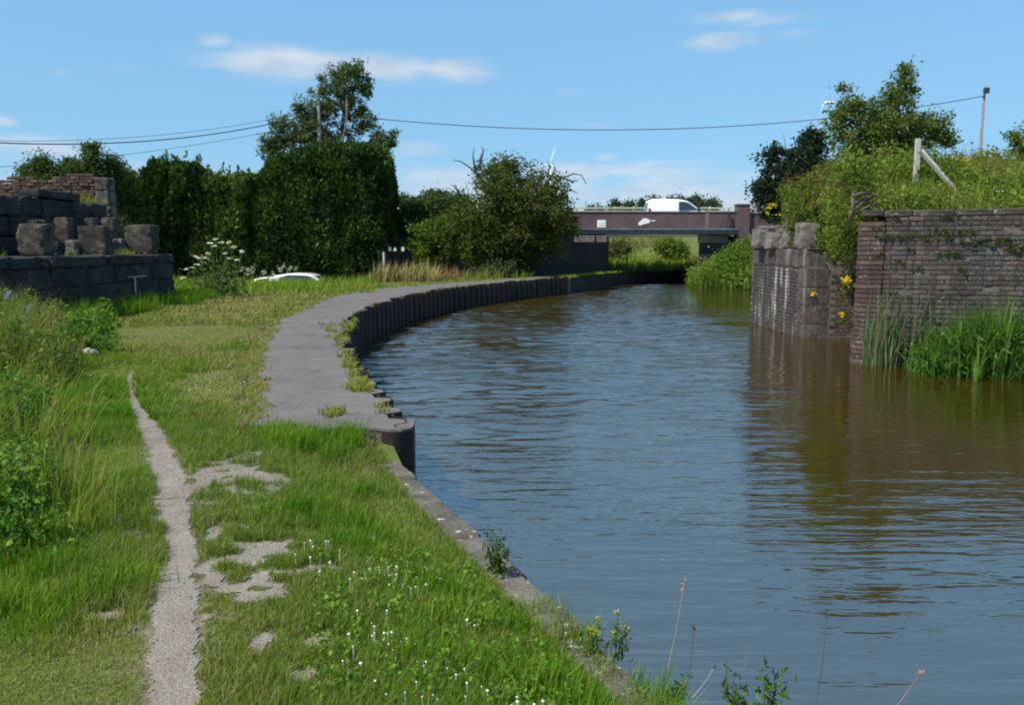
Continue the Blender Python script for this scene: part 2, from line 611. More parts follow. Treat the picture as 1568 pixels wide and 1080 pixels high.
M_bridge = brick_tex_mat('bridge_brick', (.076, .049, .053), (.10, .062, .064), (.095, .08, .08))
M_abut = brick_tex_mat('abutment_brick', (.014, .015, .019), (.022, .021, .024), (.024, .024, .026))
M_girder = plain('blue_grey_paint', (.16, .20, .23), .5, 0, .35, 2.5)
M_steel = plain('dark_steel', (.03, .032, .038), .55, 0, .3, 4)
M_white = plain('white_paint', (.80, .80, .80), .3, 0, .03, 3, .5, .5)
M_sign = plain('white_enamel', (.78, .78, .76), .45, 0, .03, 3)
M_rail = plain('galvanised_rail', (.52, .50, .38), .55, 0, .12, 3)
M_glass = plain('dark_glass', (.03, .045, .055), .06, 0, .1, 2, .6)
M_tyre = plain('tyre_rubber', (.02, .02, .02), .85)
M_rim = plain('wheel_steel', (.35, .35, .36), .4, .8)
M_red = plain('red_lens', (.55, .03, .025), .3)
M_black = plain('black_plastic', (.025, .025, .027), .6)
M_lamp = plain('clear_lens', (.8, .8, .82), .15)
M_asph = stone_mat('asphalt', [(.045, .045, .047), (.06, .06, .06)], 2, 60, .95)
M_pole = stone_mat('weathered_pole', [(.13, .125, .12), (.22, .21, .20)], 3, 30)
M_wire = plain('wire_black', (.03, .035, .045), .6)
M_alu = plain('lamp_grey', (.55, .56, .57), .4, .3)
M_post = stone_mat('concrete_post', [(.36, .35, .31), (.50, .48, .43)], 4, 40, .9, .5, .01, 0, .3)
M_plank = plain('white_board', (.70, .68, .62), .7, 0, .15, 6)
M_turb = plain('turbine_white', (.85, .86, .87), .4, 0, .02)
M_petal = plain('white_petal', (.78, .77, .72), .7, 0, .1, 40)
M_yel = plain('yellow_petal', (.75, .52, .02), .7, 0, .15, 40)
M_lil = plain('lilac_petal', (.32, .28, .45), .7, 0, .2, 40)
M_rubble = stone_mat('pale_rubble', [(.24, .22, .17), (.40, .37, .29)], 9, 50, .9, .5, .01, .2)

# water: one murky sheet, ripples only in the normal
M_water, t, b = new_mat('canal_water')
b.inputs['Roughness'].default_value = .035
b.inputs['IOR'].default_value = 3.6
wf = noise(t, .35, 3, wpos(t))
t.links.new(ramp(t, wf, [(.3, (.026, .018, .002)), (.7, (.036, .024, .003))]), b.inputs['Base Color'])
h1 = noise(t, 1.0, 2, wpos(t, (1.1, 6.0, 1)), .5, .3)
h2 = noise(t, 1.0, 2, wpos(t, (4.5, 17.0, 1)), .5, .2)
h3 = noise(t, 1.0, 3, wpos(t, (.25, .5, 1)), .5)
amp = ramp(t, h3, [(.38, (.35, .35, .35)), (.62, (1.1, 1.1, 1.1))])
hh = mth(t, 'MULTIPLY', mth(t, 'ADD', h1, mth(t, 'MULTIPLY', h2, .38)), amp)
sp_ = t.nodes.new('ShaderNodeSeparateXYZ')
t.links.new(wpos(t), sp_.inputs[0])


def ss(v, a, b_):
    n_ = t.nodes.new('ShaderNodeMapRange')
    n_.interpolation_type = 'SMOOTHSTEP'
    n_.inputs['From Min'].default_value = a
    n_.inputs['From Max'].default_value = b_
    t.links.new(v, n_.inputs['Value'])
    return n_.outputs['Result']


lee = mth(t, 'SUBTRACT', 1.0, ss(mth(t, 'SUBTRACT', sp_.outputs[0], mth(t, 'MULTIPLY', sp_.outputs[1], .12)), 1.0, 3.4))
open_ = mth(t, 'MULTIPLY', ss(sp_.outputs[1], 4.0, 15.0), lee)
hh = mth(t, 'MULTIPLY', hh, mth(t, 'ADD', mth(t, 'ADD', .62, mth(t, 'MULTIPLY', lee, .38)), mth(t, 'MULTIPLY', open_, .3)))
t.links.new(mth(t, 'ADD', .04, mth(t, 'MULTIPLY', open_, .04)), b.inputs['Roughness'])
bump(t, b, hh, 1.0, .024)

# ------------------------------------------------------------------ canal banks
# left bank edge x(y): old coping near by, sheet piling beyond the return wall at y = 5.75
COP_A, COP_B = np.array([.473, 2.57]), np.array([-1.03, 6.10])


def cope_x(y):
    return COP_A[0] + (np.asarray(y, float) - COP_A[1])*(COP_B[0] - COP_A[0])/(COP_B[1] - COP_A[1])


RET_Y = 5.72
_pe = [onz(px, py, .70) for px, py in [(618, 655), (588, 615), (543, 570), (529, 535), (526, 505), (532, 490), (560, 472), (620, 454), (690, 441), (780, 431.5), (868, 424.5)]]
PE_Y = np.array([RET_Y] + [p.y for p in _pe[1:]] + [38, 42, 46, 50, 52, 54, 57, 62])
PE_X = np.array([_pe[0].x] + [p.x for p in _pe[1:]] + [3.4, 5.0, 7.3, 11.5, 15.5, 21, 34, 60])
STEP_Y = _pe[-1].y
_pl = [onz(px, py, .70) for px, py in [(394, 651), (394, 600), (396, 561), (402, 527), (417, 495), (464, 473), (500, 457), (540, 448), (599, 440.5), (690, 433), (800, 426.5), (862, 423)]]
PL_Y = np.array([p.y for p in _pl])
PL_X = np.array([p.x for p in _pl])


def smooth_interp(y, ys, xs):
    y = np.asarray(y, float)
    k = np.linspace(-.6, .6, 7)
    return sum(np.interp(np.clip(y + a, ys[0], ys[-1]), ys, xs) for a in k)/len(k)


def pile_x(y):
    return smooth_interp(y, PE_Y, PE_X)


def edge_x(y):
    y = np.asarray(y, float)
    return np.where(y < RET_Y, cope_x(y), pile_x(y))


def path_x(y):
    return smooth_interp(y, PL_Y, PL_X)


def z_left(x, y):
    x, y = np.asarray(x, float), np.asarray(y, float)
    d = edge_x(y) - x
    z = np.full(np.broadcast(x, y).shape, .66)
    near = (1 - sstep(4.6, 6.0, y))
    z = z - near*(.13*(1 - sstep(.15, 1.1, d))) - .3*near*(d < .185)
    z = z + .05*(fbm(x, y, .7, 3) - .5)*sstep(.2, .8, d) + .02*(fbm(x, y, 3.0, 2) - .5)*sstep(.2, .8, d)
    onpath = (y > RET_Y) & (y < STEP_Y) & (x > path_x(y) - .12)
    z = np.where(onpath, .64, z)
    b = -(x + 2.5) - .6*(y - 4.3)
    z = z + .55*sstep(0, 3.0, b)*(1 - sstep(11.5, 15, y))
    z = z - 1.4*sstep(29.5, 35.5, y + .15*x + 1.2)*sstep(5.0, 8.5, d)*(1 - sstep(44, 48, y))
    z = z + 2.3*sstep(41.6, 44, y)*(1 - sstep(53, 57, y))*sstep(1.0, -2.0, x)*(y > 41) 
    z = z + 2.4*sstep(55, 68, y)*sstep(-8, 0, x)
    return z


# right bank: front wing wall, side of it, pier, then a rough bank
WA, WD = np.array([5.95, 14.1]), np.array([.939, -.345])
WN = np.array([-.345, -.939])
PR_Y = np.array([9.0, 12.0, 14.1, 14.35, 17.9, 18.0, 22.0, 22.1, 25, 28, 37, 39.2, 40.2, 42, 46, 50, 56])
PR_X = np.array([19.8, 11.66, 5.99, 6.22, 7.55, 6.47, 6.39, 6.9, 11, 14, 13.5, 10.6, 9.25, 9.3, 10.6, 14.5, 24])


def right_x(y):
    return np.interp(y, PR_Y, PR_X)


def z_right(x, y):
    x, y = np.asarray(x, float), np.asarray(y, float)
    d = x - right_x(y)
    dw = -((x - WA[0])*WN[0] + (y - WA[1])*WN[1])          # distance behind the wing wall
    top = 2.52 + 1.0*sstep(.2, 4.5, dw)
    top = np.minimum(top, 1.75 + 1.9*sstep(0.9, 4.0, d)) if False else top
    inpier = (y > 17.7)
    top = np.where(inpier, np.minimum(top, 1.95 + 1.75*sstep(.55, 3.6, d)), top)
    top = top + .16*(fbm(x, y, .6, 3) - .5)
    bank = .05 + np.minimum(1.5*sstep(0, 2.6, d)+.5*sstep(2, 6, d), 2.1) + .2*(fbm(x, y, .8, 3) - .5)
    k = sstep(22.4, 27, y)
    return top*(1 - k) + bank*k


def grid_obj(name, rows_y, cols_d, fx, fz, mat, kind, label=None, fcol=None):
    Y, D = np.meshgrid(rows_y, cols_d, indexing='ij')
    X = fx(Y, D)
    Z = fz(X, Y)
    V = np.stack([X, Y, Z], -1).reshape(-1, 3)
    a, b_ = Y.shape
    i, j = np.meshgrid(np.arange(a - 1), np.arange(b_ - 1), indexing='ij')
    F = np.stack([i*b_ + j, i*b_ + j + 1, (i + 1)*b_ + j + 1, (i + 1)*b_ + j], -1).reshape(-1, 4)
    me = mesh_np(name, V, F, mat, None if fcol is None else fcol(V[:, 0], V[:, 1]), True)
    o = link(name, me)
    return tag(o, label, None, None, kind)


# one continuous sheet of fields under everything, out to the horizon
o = link('field', mesh_np('field', [[-4000, -400, -1.35], [4000, -400, -1.35], [4000, 5000, -1.35], [-4000, 5000, -1.35]], np.array([[0, 1, 2, 3]]), M_soil))
tag(o, 'flat fields stretching away to the horizon', None, None, 'structure')
ry2 = np.concatenate([np.arange(9, 13.8, .5), np.arange(13.8, 23, .2), np.arange(23, 57, .6)])
cd2 = np.concatenate([np.arange(0, 6, .25), np.arange(6, 20, 1.0), np.arange(20, 80, 8)])
o = grid_obj('terrain', ry2, cd2, lambda Y, D: right_x(Y) + D, z_right, M_soil, 'structure', 'raised earth mound behind the brick wall and rough far bank')
# water sheet
def wave_z(x, y):
    """Wind ripples as real relief on the open reach; the lee of the right bank and the near water stay calmer."""
    op = sstep(4.5, 11, y)*(1 - sstep(1.2, 3.6, x - .12*y))
    op = op*(.55 + .8*vnoise(x*.5, y*.22, 1, 6))
    h = (vnoise(x, y*3.0, 2.5, 2) - .5) + .6*(vnoise(x + y*.3, y*2.4, 4.6, 12) - .5)
    return h*(WAVE*op + .0015)


WAVE = .028
wy = np.concatenate([np.arange(-3, 2, .5), np.arange(2, 5, .08), np.arange(5, 47.5, .062), np.arange(47.5, 64, 1.5)])
wq = np.linspace(0, 1, 200)
lo_, hi_ = np.full(len(wy), -4.4), np.clip(.75*wy + 4, 8, 24)
hi_ = np.where(wy > 47, 60, hi_)
WY, WQ = np.meshgrid(wy, wq, indexing='ij')
WX = lo_[:, None] + (hi_ - lo_)[:, None]*WQ
WZ = wave_z(WX, WY)
i, j = np.meshgrid(np.arange(len(wy) - 1), np.arange(len(wq) - 1), indexing='ij')
k_ = len(wq)
F = np.stack([i*k_ + j, i*k_ + j + 1, (i + 1)*k_ + j + 1, (i + 1)*k_ + j], -1).reshape(-1, 4)
V = np.stack([WX, WY, WZ], -1).reshape(-1, 3)
n_ = len(V)
V = np.vstack([V, [[-14, -12, -.07], [60, -12, -.07], [60, 64, -.07], [-14, 64, -.07]]])
o = link('water', mesh_np('water', V, np.vstack([F, [[n_, n_ + 1, n_ + 2, n_ + 3]]]), M_water, None, True))
tag(o, 'brown canal water rippling under a blue sky', None, None, 'structure')

# towpath slab
ys = np.concatenate([np.arange(5.88, 16, .12), np.arange(16, STEP_Y, .4), [STEP_Y]])
rl, rr = path_x(ys), pile_x(ys) - .04
rl = rl + .05*(fbm(ys, ys*0, 1.6, 3) - .5)*2
V, k = [], 9
for y, a, b_ in zip(ys, rl, rr):
    for q in np.linspace(0, 1, k):
        V.append([a + (b_ - a)*q, y, .70 + .004*math.sin(9*y + 5*q)])
V = np.array(V)
n = len(ys)
i, j = np.meshgrid(np.arange(n - 1), np.arange(k - 1), indexing='ij')
F = np.stack([i*k + j, i*k + j + 1, (i + 1)*k + j + 1, (i + 1)*k + j], -1).reshape(-1, 4)
per = list(range(0, k)) + [r*k + k - 1 for r in range(1, n)] + [(n - 1)*k + q for q in range(k - 2, -1, -1)] + [r*k for r in range(n - 2, 0, -1)]
Vb = V[per].copy()
Vb[:, 2] = .55
m_ = len(per)
F2 = np.array([[per[(q + 1) % m_], per[q], len(V) + q, len(V) + (q + 1) % m_] for q in range(m_)])
o = link('towpath', mesh_np('towpath', np.vstack([V, Vb]), [np.vstack([F, F2])], M_slab))
tag(o, 'narrow grey concrete towpath curving along the canal', None, None, 'structure')

# trodden path through the grass + bare patches
TR = [(268, 1250, 100), (268, 1130, 84), (266, 1060, 76), (266, 1000, 72), (270, 940, 70), (268, 890, 74), (278, 850, 56), (272, 800, 46), (268, 760, 54), (258, 720, 54), (246, 690, 42), (228, 655, 34), (210, 628, 20), (201, 605, 10), (197, 580, 12), (203, 568, 5)]
TP = np.array([[*onz(px, py, .66)[:2], .86*w*(onz(px, py, .66).y**2 + 1.8)**.5/FPX/2] for px, py, w in TR])
PT = [(305, 745, 40, 30), (345, 735, 40, 16), (395, 745, 30, 14), (375, 850, 48, 40), (372, 900, 60, 26), (425, 890, 34, 14), (325, 885, 40, 16), (465, 1030, 30, 10), (490, 985, 26, 8), (405, 985, 18, 8), (170, 945, 16, 5), (172, 800, 14, 5)]
PP = []
for px, py, rx, ry_ in PT:
    c, e1, e2 = onz(px, py, .66), onz(px + rx, py, .66), onz(px, py - ry_, .66)
    PP.append((c.x, c.y, abs(e1.x - c.x), abs(e2.y - c.y)))


def bare(x, y, split=False):
    """1 on bare trodden ground, 0 in full grass."""
    x, y = np.asarray(x, float), np.asarray(y, float)
    best = np.full(x.shape, -9.0)
    for a, b_ in zip(TP[:-1], TP[1:]):
        ab = b_[:2] - a[:2]
        t_ = np.clip(((x - a[0])*ab[0] + (y - a[1])*ab[1])/(ab @ ab), 0, 1)
        dd = np.hypot(x - a[0] - t_*ab[0], y - a[1] - t_*ab[1])
        best = np.maximum(best, 1 - dd/(a[2] + (b_[2] - a[2])*t_))
    jag = (fbm(x, y, 7, 4) - .5)
    jag2 = fbm(x, y, 11, 4, 5) - .5
    v = best + jag*1.0
    v0 = v.copy()
    v = np.full(x.shape, -9.0) if split else v
    for cx, cy, rx, ry_ in PP:
        q = np.sqrt(((x - cx)/rx)**2 + ((y - cy)/ry_)**2)
        v = np.maximum(v, .38*(1 - q) + jag2*2.3 - .01)
    return (v0, v) if split else v


ry = np.concatenate([np.arange(-4, 1.4, .5), np.arange(1.4, 8, .06), np.arange(8, 16, .15), np.arange(16, 36, .4), np.arange(36, 90, 1.0)])
ry = np.sort(np.concatenate([ry, [RET_Y - .002, RET_Y + .002, STEP_Y]]))
cd = np.concatenate([np.arange(0, 4, .06), np.arange(4, 10, .25), np.arange(10, 60, 2.0), [60, 90, 130]])
grid_obj('ground', ry, cd, lambda Y, D: edge_x(Y) - D, z_left, M_earth, 'structure', 'grassy ground of the towpath side', lambda x, y: np.repeat(sstep(-.9, .15, bare(x, y))[:, None], 3, 1))
gx, gy = np.meshgrid(np.arange(-4.2, .2, .013), np.arange(1.5, 9.2, .013), indexing='xy')
bm_ = bare(gx, gy) > .02
gz = z_left(gx, gy) + .004 + .006*(fbm(gx, gy, 14, 2) - .5)
h_, w_ = gx.shape
vid = np.arange(h_*w_).reshape(h_, w_)
cell = bm_[:-1, :-1] & bm_[1:, :-1] & bm_[:-1, 1:] & bm_[1:, 1:]
F = np.stack([vid[:-1, :-1], vid[:-1, 1:], vid[1:, 1:], vid[1:, :-1]], -1)[cell]
used, inv = np.unique(F.ravel(), return_inverse=True)
V = np.stack([gx.ravel(), gy.ravel(), gz.ravel()], -1)[used]
o = link('dirt_path', mesh_np('dirt_path', V, inv.reshape(-1, 4), M_path, None, True))
tag(o, 'pale trodden dirt path with bare patches in the grass', None, None, 'structure')
DIRT_V = V

# ------------------------------------------------------------------ canal side: coping stones, sheet piles
root = empty('canal_coping', (COP_A[0], COP_A[1], 0), 'lichen spotted stone coping along the near grass verge', 'coping wall')
ang = math.atan2(COP_B[1] - COP_A[1], COP_B[0] - COP_A[0])
root.rotation_euler = (0, 0, ang)                       # local x runs away from the camera, +y is the land side
L, q = -7.0, 0
cms = []
for v in range(4):
    V, F = rough_block(.56, .20, .16, .022, .007, 40 + v)
    cms.append(mesh_np('coping_stone', V, F, M_cope))
while L < 3.85:
    o = link('coping_stone', cms[q % 4], root, (L + .28, .10 + random.uniform(-.006, .006), .37 + random.uniform(-.012, .008)), (0, random.uniform(-.012, .012), random.uniform(-.01, .01)))
    L += .575
    q += 1
mb = MB().box((-1.6, .12, -.32), (11.0, .16, 1.36))
mb.build('wall', M_conc, root, local=True)

root = empty('sheet_pile_wall', (pile_x(RET_Y), RET_Y, 0), 'rusty corrugated sheet piling edging the curved towpath', 'pile wall')
base = np.array(root.location)
s_pts = []
yy, acc = RET_Y + .05, 0
fine_y = np.arange(RET_Y, STEP_Y, .01)
fine_x = pile_x(fine_y)
arc = np.concatenate([[0], np.cumsum(np.hypot(np.diff(fine_x), np.diff(fine_y)))])
prof = [(-.225, .0), (-.14, .0), (-.085, -.085), (.085, -.085), (.14, .0), (.225, .0)]
th = .012


def pile_mesh(zt):
    P = np.array(prof)
    n = len(P)
    out = P
    inn = P + np.array([0, th])
    ring = np.vstack([out, inn[::-1]])
    m2 = len(ring)
    A = np.column_stack([ring, np.full(m2, -.9)])
    B = np.column_stack([ring, np.full(m2, zt)])
    i = np.arange(m2)
    j = (i + 1) % m2
    caps = [[k_ + m2, k_ + 1 + m2, m2 - 2 - k_ + m2, m2 - 1 - k_ + m2] for k_ in range(n - 1)]
    return mesh_np('sheet_pile', np.vstack([A, B]), np.vstack([np.column_stack([i, j, j + m2, i + m2]), np.array(caps)]), M_rust)


pms = [pile_mesh(.735), pile_mesh(.72), pile_mesh(.75)]
cap_v = None
for k_, s_ in enumerate(np.arange(.24, arc[-1], .45)):
    x, y = np.interp(s_, arc, fine_x), np.interp(s_, arc, fine_y)
    x2, y2 = np.interp(s_ + .05, arc, fine_x), np.interp(s_ + .05, arc, fine_y)
    rz = math.atan2(y2 - y, x2 - x)
    o = link('sheet_pile', pms[k_ % 3], root, (x - base[0], y - base[1], random.uniform(-.035, .012)), (0, random.gauss(0, .006), rz + random.gauss(0, .03)))
    # the local -y side of a pile faces the water
# concrete lumps cast in behind the pans, level with the path
mb = MB()
for s_ in np.arange(.24, arc[-1], .45):
    x, y = np.interp(s_, arc, fine_x), np.interp(s_, arc, fine_y)
    x2, y2 = np.interp(s_ + .05, arc, fine_x), np.interp(s_ + .05, arc, fine_y)
    rz = math.atan2(y2 - y, x2 - x)
    pr = [(-.13, .05), (-.07, -.08), (.07, -.08), (.13, .05)]
    c_, s2 = math.cos(rz), math.sin(rz)
    if y > 5.9:
        mb.prism([(x + a*c_ - b_*s2, y + a*s2 + b_*c_) for a, b_ in pr], .4, .708, 'z')
ob = mb.build('concrete_fill', M_slab, root)
# the return at the near end: concrete end face and one big rusty pile
xr = float(pile_x(RET_Y))
mb = MB()
mb.box((xr - .30, RET_Y + .06, .30), (.40, .14, .80))
mb.build('end_wall', M_conc, root)
mb = MB()
pts = []
for t_ in np.linspace(0, 1, 9):                         # curved pan of the end pile
    pts.append((xr - .10 + .22*t_, RET_Y - .02 - .05*math.sin(math.pi*t_)*1.2 + .05*t_))
for t_ in np.linspace(1, 0, 9):
    pts.append((xr - .10 + .22*t_, RET_Y + .16 + .0*t_))
mb.prism(pts, -.9, .695, 'z')
mb.build('end_pile', M_rust, root)
mb = MB()
mb.prism([(xr - .56, RET_Y - .005), (xr - .12, RET_Y - .015), (xr - .03, RET_Y - .05), (xr + .05, RET_Y - .05), (xr + .10, RET_Y - .015), (xr + .118, RET_Y + .04), (xr + .11, RET_Y + .30), (xr - .56, RET_Y + .26)], .696, .714, 'z')
mb.build('end_slab', M_slab, root)

# lower earth-and-stone edging beyond the end of the towpath, under the bridge and round the bend
root = empty('bank_edging', (float(pile_x(STEP_Y)), STEP_Y, 0), 'low dark edging wall leading under the road bridge', 'edging wall')
ys = np.concatenate([np.arange(STEP_Y + .02, 50, .5), np.arange(50, 62, .8)])
mb = MB()
X = pile_x(ys)
k_ = len(ys)
tp = .60 + .03*np.sin(ys*2.1)
A = np.column_stack([X, ys, np.full(k_, -.5)])
B = np.column_stack([X, ys, tp])
Cc = np.column_stack([X - .3, ys + .15, tp])
D = np.column_stack([X - .3, ys + .15, np.full(k_, -.5)])
i = np.arange(k_ - 1)
F = np.vstack([np.column_stack([i + a*k_, i + 1 + a*k_, i + 1 + b_*k_, i + b_*k_]) for a, b_ in ((0, 1), (1, 2), (2, 3))])
mb.add(np.vstack([A, B, Cc, D]), F)
mb.build('wall', M_dark, root)
mb = MB().box((float(pile_x(STEP_Y)) - .08, STEP_Y + .02, .1), (.5, .10, 1.15))
mb.build('end_block', M_conc, root)

# ------------------------------------------------------------------ right side: brick wing wall
WROT = math.atan2(WD[1], WD[0])
root = empty('brick_wall', (WA[0], WA[1], 0), 'tall sooty brick wall rising from the water behind reeds', 'wall', rz=WROT)
H0, NC, GA = -.10, 32, .0815
LW = 6.2
bst = [mesh_np('brick', *rough_block(.222, .10, .0685, .007, .0025, 70 + v), M_brick) for v in range(5)]
bhd = [mesh_np('brick', *rough_block(.107, .10, .0685, .007, .0025, 80 + v), M_brick) for v in range(3)]
cand = []
for c_ in range(NC):
    z = H0 + c_*GA
    header = c_ % 4 == 2
    p_ = .117 if header else .232
    s_ = .40 + (0 if header else (.116 if c_ % 2 else 0)) + p_/2
    if not header and c_ % 2:
        cand.append((.40 + .054, z, True))
    while s_ < LW:
        cand.append((s_, z, header))
        s_ += p_
one, rest = [], []
for (s_, z, h) in cand:
    (one if (s_ < 3.15 and not h and z > .55) else rest).append((s_, z, h))
one.sort(key=lambda a: -a[1])
rest += one[285:]
one = one[:285]
for q, (s_, z, h) in enumerate(one):
    link('brick', bst[q % 5], root, (s_, .05 - .006 + random.gauss(0, .006) + (.03 if random.random() < .04 else 0), z + .006), (random.gauss(0, .02), random.gauss(0, .006), random.gauss(0, .014)))
mb = MB()
for q, (s_, z, h) in enumerate(rest):
    if z > 2.52:
        continue
    V, F = rough_block(.107 if h else .222, .10, .0685, .007, .0025, q)
    mb.add(V + np.array([s_, .05 - .006 + random.gauss(0, .004), z + .006]), F)
ob = mb.build('brickwork', M_brick, root, local=True)
ob['kind'] = 'stuff'
mb = MB().box((LW/2 + .2, .26, 1.22), (LW - .45, .48, 2.62))
mb.build('wall', M_mort, root, local=True)
# rounded end column, one curved brick to a course
cb = []
for v in range(4):
    r = np.random.default_rng(v)
    pts = []
    for t_ in np.linspace(0, 1, 8):
        a = math.pi*(1.02 + .46*t_)
        pts.append((.19 + .20*math.cos(a)*1.05, .19 + .20*math.sin(a)))
    pts += [(.385, -.012), (.385, .20), (-.015, .40)]
    pts = [(a + r.normal(0, .002), b_ + r.normal(0, .002)) for a, b_ in pts]
    mbb = MB().prism(pts, .004, .0705, 'z')
    cb.append(mbb.mesh('corner_brick', M_redb))
for c_ in range(NC - 1):
    z = H0 + c_*GA
    link('corner_brick', cb[c_ % 4], root, (random.gauss(0, .006) - .012*(c_ < 9)*(9 - c_)/3*.6, random.gauss(0, .005) - .012*(c_ < 9)*(9 - c_)/3*.6, z + .004), (0, 0, random.gauss(0, .01)))
mb = MB().box((.26, .26, 1.18), (.24, .28, 2.52))
mb.build('column_core', M_mort, root, local=True)
# eroded coping
s_ = .02
q = 0
for ln in (.34, .44, .62, .55, .5, .66, .58, .5, .6, .6, .5):
    V, F = rough_block(ln - .012, .42, .10 if q % 3 else .115, .018, .012, 300 + q)
    me = mesh_np('coping_stone', V, F, M_ltop if q < 4 else M_brick)
    link('coping_stone', me, root, (s_ + ln/2, .20, 2.535 - .03*(q == 0) + random.uniform(-.008, .008)), (0, random.gauss(0, .012), random.gauss(0, .012)))
    s_ += ln
mb = MB().box((.86, 1.95, 1.1), (.42, 3.72, 2.7), rz=math.radians(0))
# side of the wing wall running back to the pier
sv = np.array([[6.10, 14.45], [7.55, 17.98], [7.95, 17.98], [6.5, 14.45]])
mb = MB().prism([tuple(p) for p in sv], -.5, 2.38, 'z')
mbV = np.vstack(mb.v)
ca, sa = math.cos(-WROT), math.sin(-WROT)
rel = mbV - np.array([WA[0], WA[1], 0])
loc = np.column_stack([rel[:, 0]*ca - rel[:, 1]*sa, rel[:, 0]*sa + rel[:, 1]*ca, rel[:, 2]])
link('side_wall', mesh_np('side_wall', loc, mb.faces(), M_brick), root)

# ------------------------------------------------------------------ right side: railway pier with bearing ledge
root = empty('stone_pier', (6.45, 18.0, 0), 'old bridge pier streaked with white lime beside the canal', 'pier')
P0 = np.array([6.45, 18.0, 0])
PX0, PX1, PY0, PY1 = 6.45, 7.75, 18.0, 22.0
LEDGE = 1.96
mb = MB().box(((PX0 + PX1)/2 + .01, (PY0 + PY1)/2, .76), (PX1 - PX0 - .02, PY1 - PY0 - .02, 2.2))
mb.build('core', M_mort, root)
mb = MB()
for c_ in range(20):                                    # canal face
    z = -.12 + c_*.0815
    if z + .08 > 1.52:
        continue
    y_ = PY0 + .47 + (.116 if c_ % 2 else 0)
    while y_ < PY1 - .1:
        V, F = rough_block(.10, .222, .0685, .007, .003, c_*50 + int(y_*7))
        mb.add(V + np.array([PX0 + .045 + random.gauss(0, .004), y_ + .115, z + .006]), F)
        y_ += .232
ob = mb.build('brickwork', M_pierb, root)
ob['kind'] = 'stuff'
pb = [mesh_np('brick', *rough_block(.222, .10, .0685, .007, .0025, 170 + v), M_redb) for v in range(4)]
for c_ in range(19):                                    # face towards the camera, right of the quoins
    z = -.12 + c_*.0815
    if z + .08 > 1.5:
        continue
    x_ = PX0 + .56 + (.116 if c_ % 2 else 0)
    while x_ < PX1 - .2:
        link('brick', pb[(c_ + int(x_*9)) % 4], root, (x_ + .115 - P0[0], PY0 + .045 + random.gauss(0, .004) - P0[1], z + .006), (0, 0, random.gauss(0, .01)))
        x_ += .232
for q in range(4):                                      # stone quoins up the corner
    V, F = chip_block(.54, .46, .408, .011, 200 + q, 8, 30)
    me = mesh_np('quoin', V, F, M_dress)
    link('quoin', me, root, (PX0 + .265 - P0[0], PY0 + .225 - P0[1], -.12 + q*.413))
for q, (a, b_) in enumerate(((0, 1.05), (1.05, 2.1), (2.1, 3.1), (3.1, 4.0))):     # bearing course, canal face
    V, F = chip_block(.80, b_ - a - .015, LEDGE - 1.535, .013, 220 + q, 9, 26)
    link('ledge_stone', mesh_np('ledge_stone', V, F, M_dress), root, (PX0 + .385 - P0[0], (a + b_)/2, 1.535))
for q, (a, b_) in enumerate(((.80, 1.32),)):
    V, F = chip_block(b_ - a - .015, .9, LEDGE - 1.535, .013, 230 + q, 9, 26)
    link('ledge_stone', mesh_np('ledge_stone', V, F, M_dress), root, (PX0 + (a + b_)/2 - P0[0], .44, 1.535))
# broken bearing stones left standing on the ledge
for q, (px0, px1, pt, Y, m_) in enumerate([(1215, 1245, 341, 18.45, M_bed), (1150, 1172, 351, 20.9, M_bed), (1170, 1187, 356, 20.2, M_bed), (1194, 1210, 356, 19.5, M_bed), (1254, 1268, 352, 18.7, M_dress), (1186, 1196, 362, 19.9, M_dress)]):
    a, b_ = ony(px0, 382, Y), ony(px1, pt, Y)
    V, F = chip_block(b_.x - a.x, .5, max(.2, b_.z - LEDGE), .035, 240 + q, 7)
    link('bedstone', mesh_np('bedstone', V, F, m_), root, ((a.x + b_.x)/2 + .1 - P0[0], Y + .1 - P0[1], LEDGE - .004), (0, 0, random.uniform(-.1, .1)))
# thin slabs of the broken wall top behind them
for q, (px0, px1, py, Y) in enumerate([(1178, 1216, 350, 20.4), (1190, 1226, 341, 20.2), (1150, 1180, 346, 21.3)]):
    a, b_ = ony(px0, py, Y), ony(px1, py, Y)
    V, F = chip_block(b_.x - a.x, .5, .09, .03, 260 + q, 6)
    link('slab', mesh_np('slab', V, F, M_bed), root, ((a.x + b_.x)/2 + .25 - P0[0], Y + .1 - P0[1], a.z - .09), (0, 0, random.uniform(-.08, .08)))
mb = MB().box((PX0 + 1.0, 20.2, 2.1), (.6, 3.2, .55))
mb.build('rubble_core', M_ltop, root)

# ------------------------------------------------------------------ left side: dark railway abutment
root = empty('stone_abutment', (-8.25, 16.8, .6), 'dark stone bridge abutment with square bearing blocks on its ledge', 'abutment')
B0 = np.array(root.location)
AX, AY0, AY1, ALZ = -8.25, 12.6, 20.0, 1.83
mb = MB().box((AX - 1.9, (AY0 + AY1)/2, .78), (3.76, AY1 - AY0 - .04, 1.98))
mb.build('core', M_dark, root)
for c_, (z0, z1) in enumerate(((.35, .80), (.80, 1.25), (1.25, 1.62))):
    y_ = AY1
    q = 0
    while y_ > AY0 + .1:
        ln = (.95, 1.2, 1.05, .85, 1.3)[(q*2 + c_*3) % 5]
        a = max(AY0, y_ - ln)
        V, F = chip_block(.4, y_ - a - .016, z1 - z0 - .014, .022, 500 + c_*20 + q, 8, 18)
        link('stone', mesh_np('stone', V, F, M_dark), root, (AX - .195 + random.gauss(0, .008) - B0[0], (y_ + a)/2 - B0[1], z0 - B0[2]))
        y_ = a
        q += 1
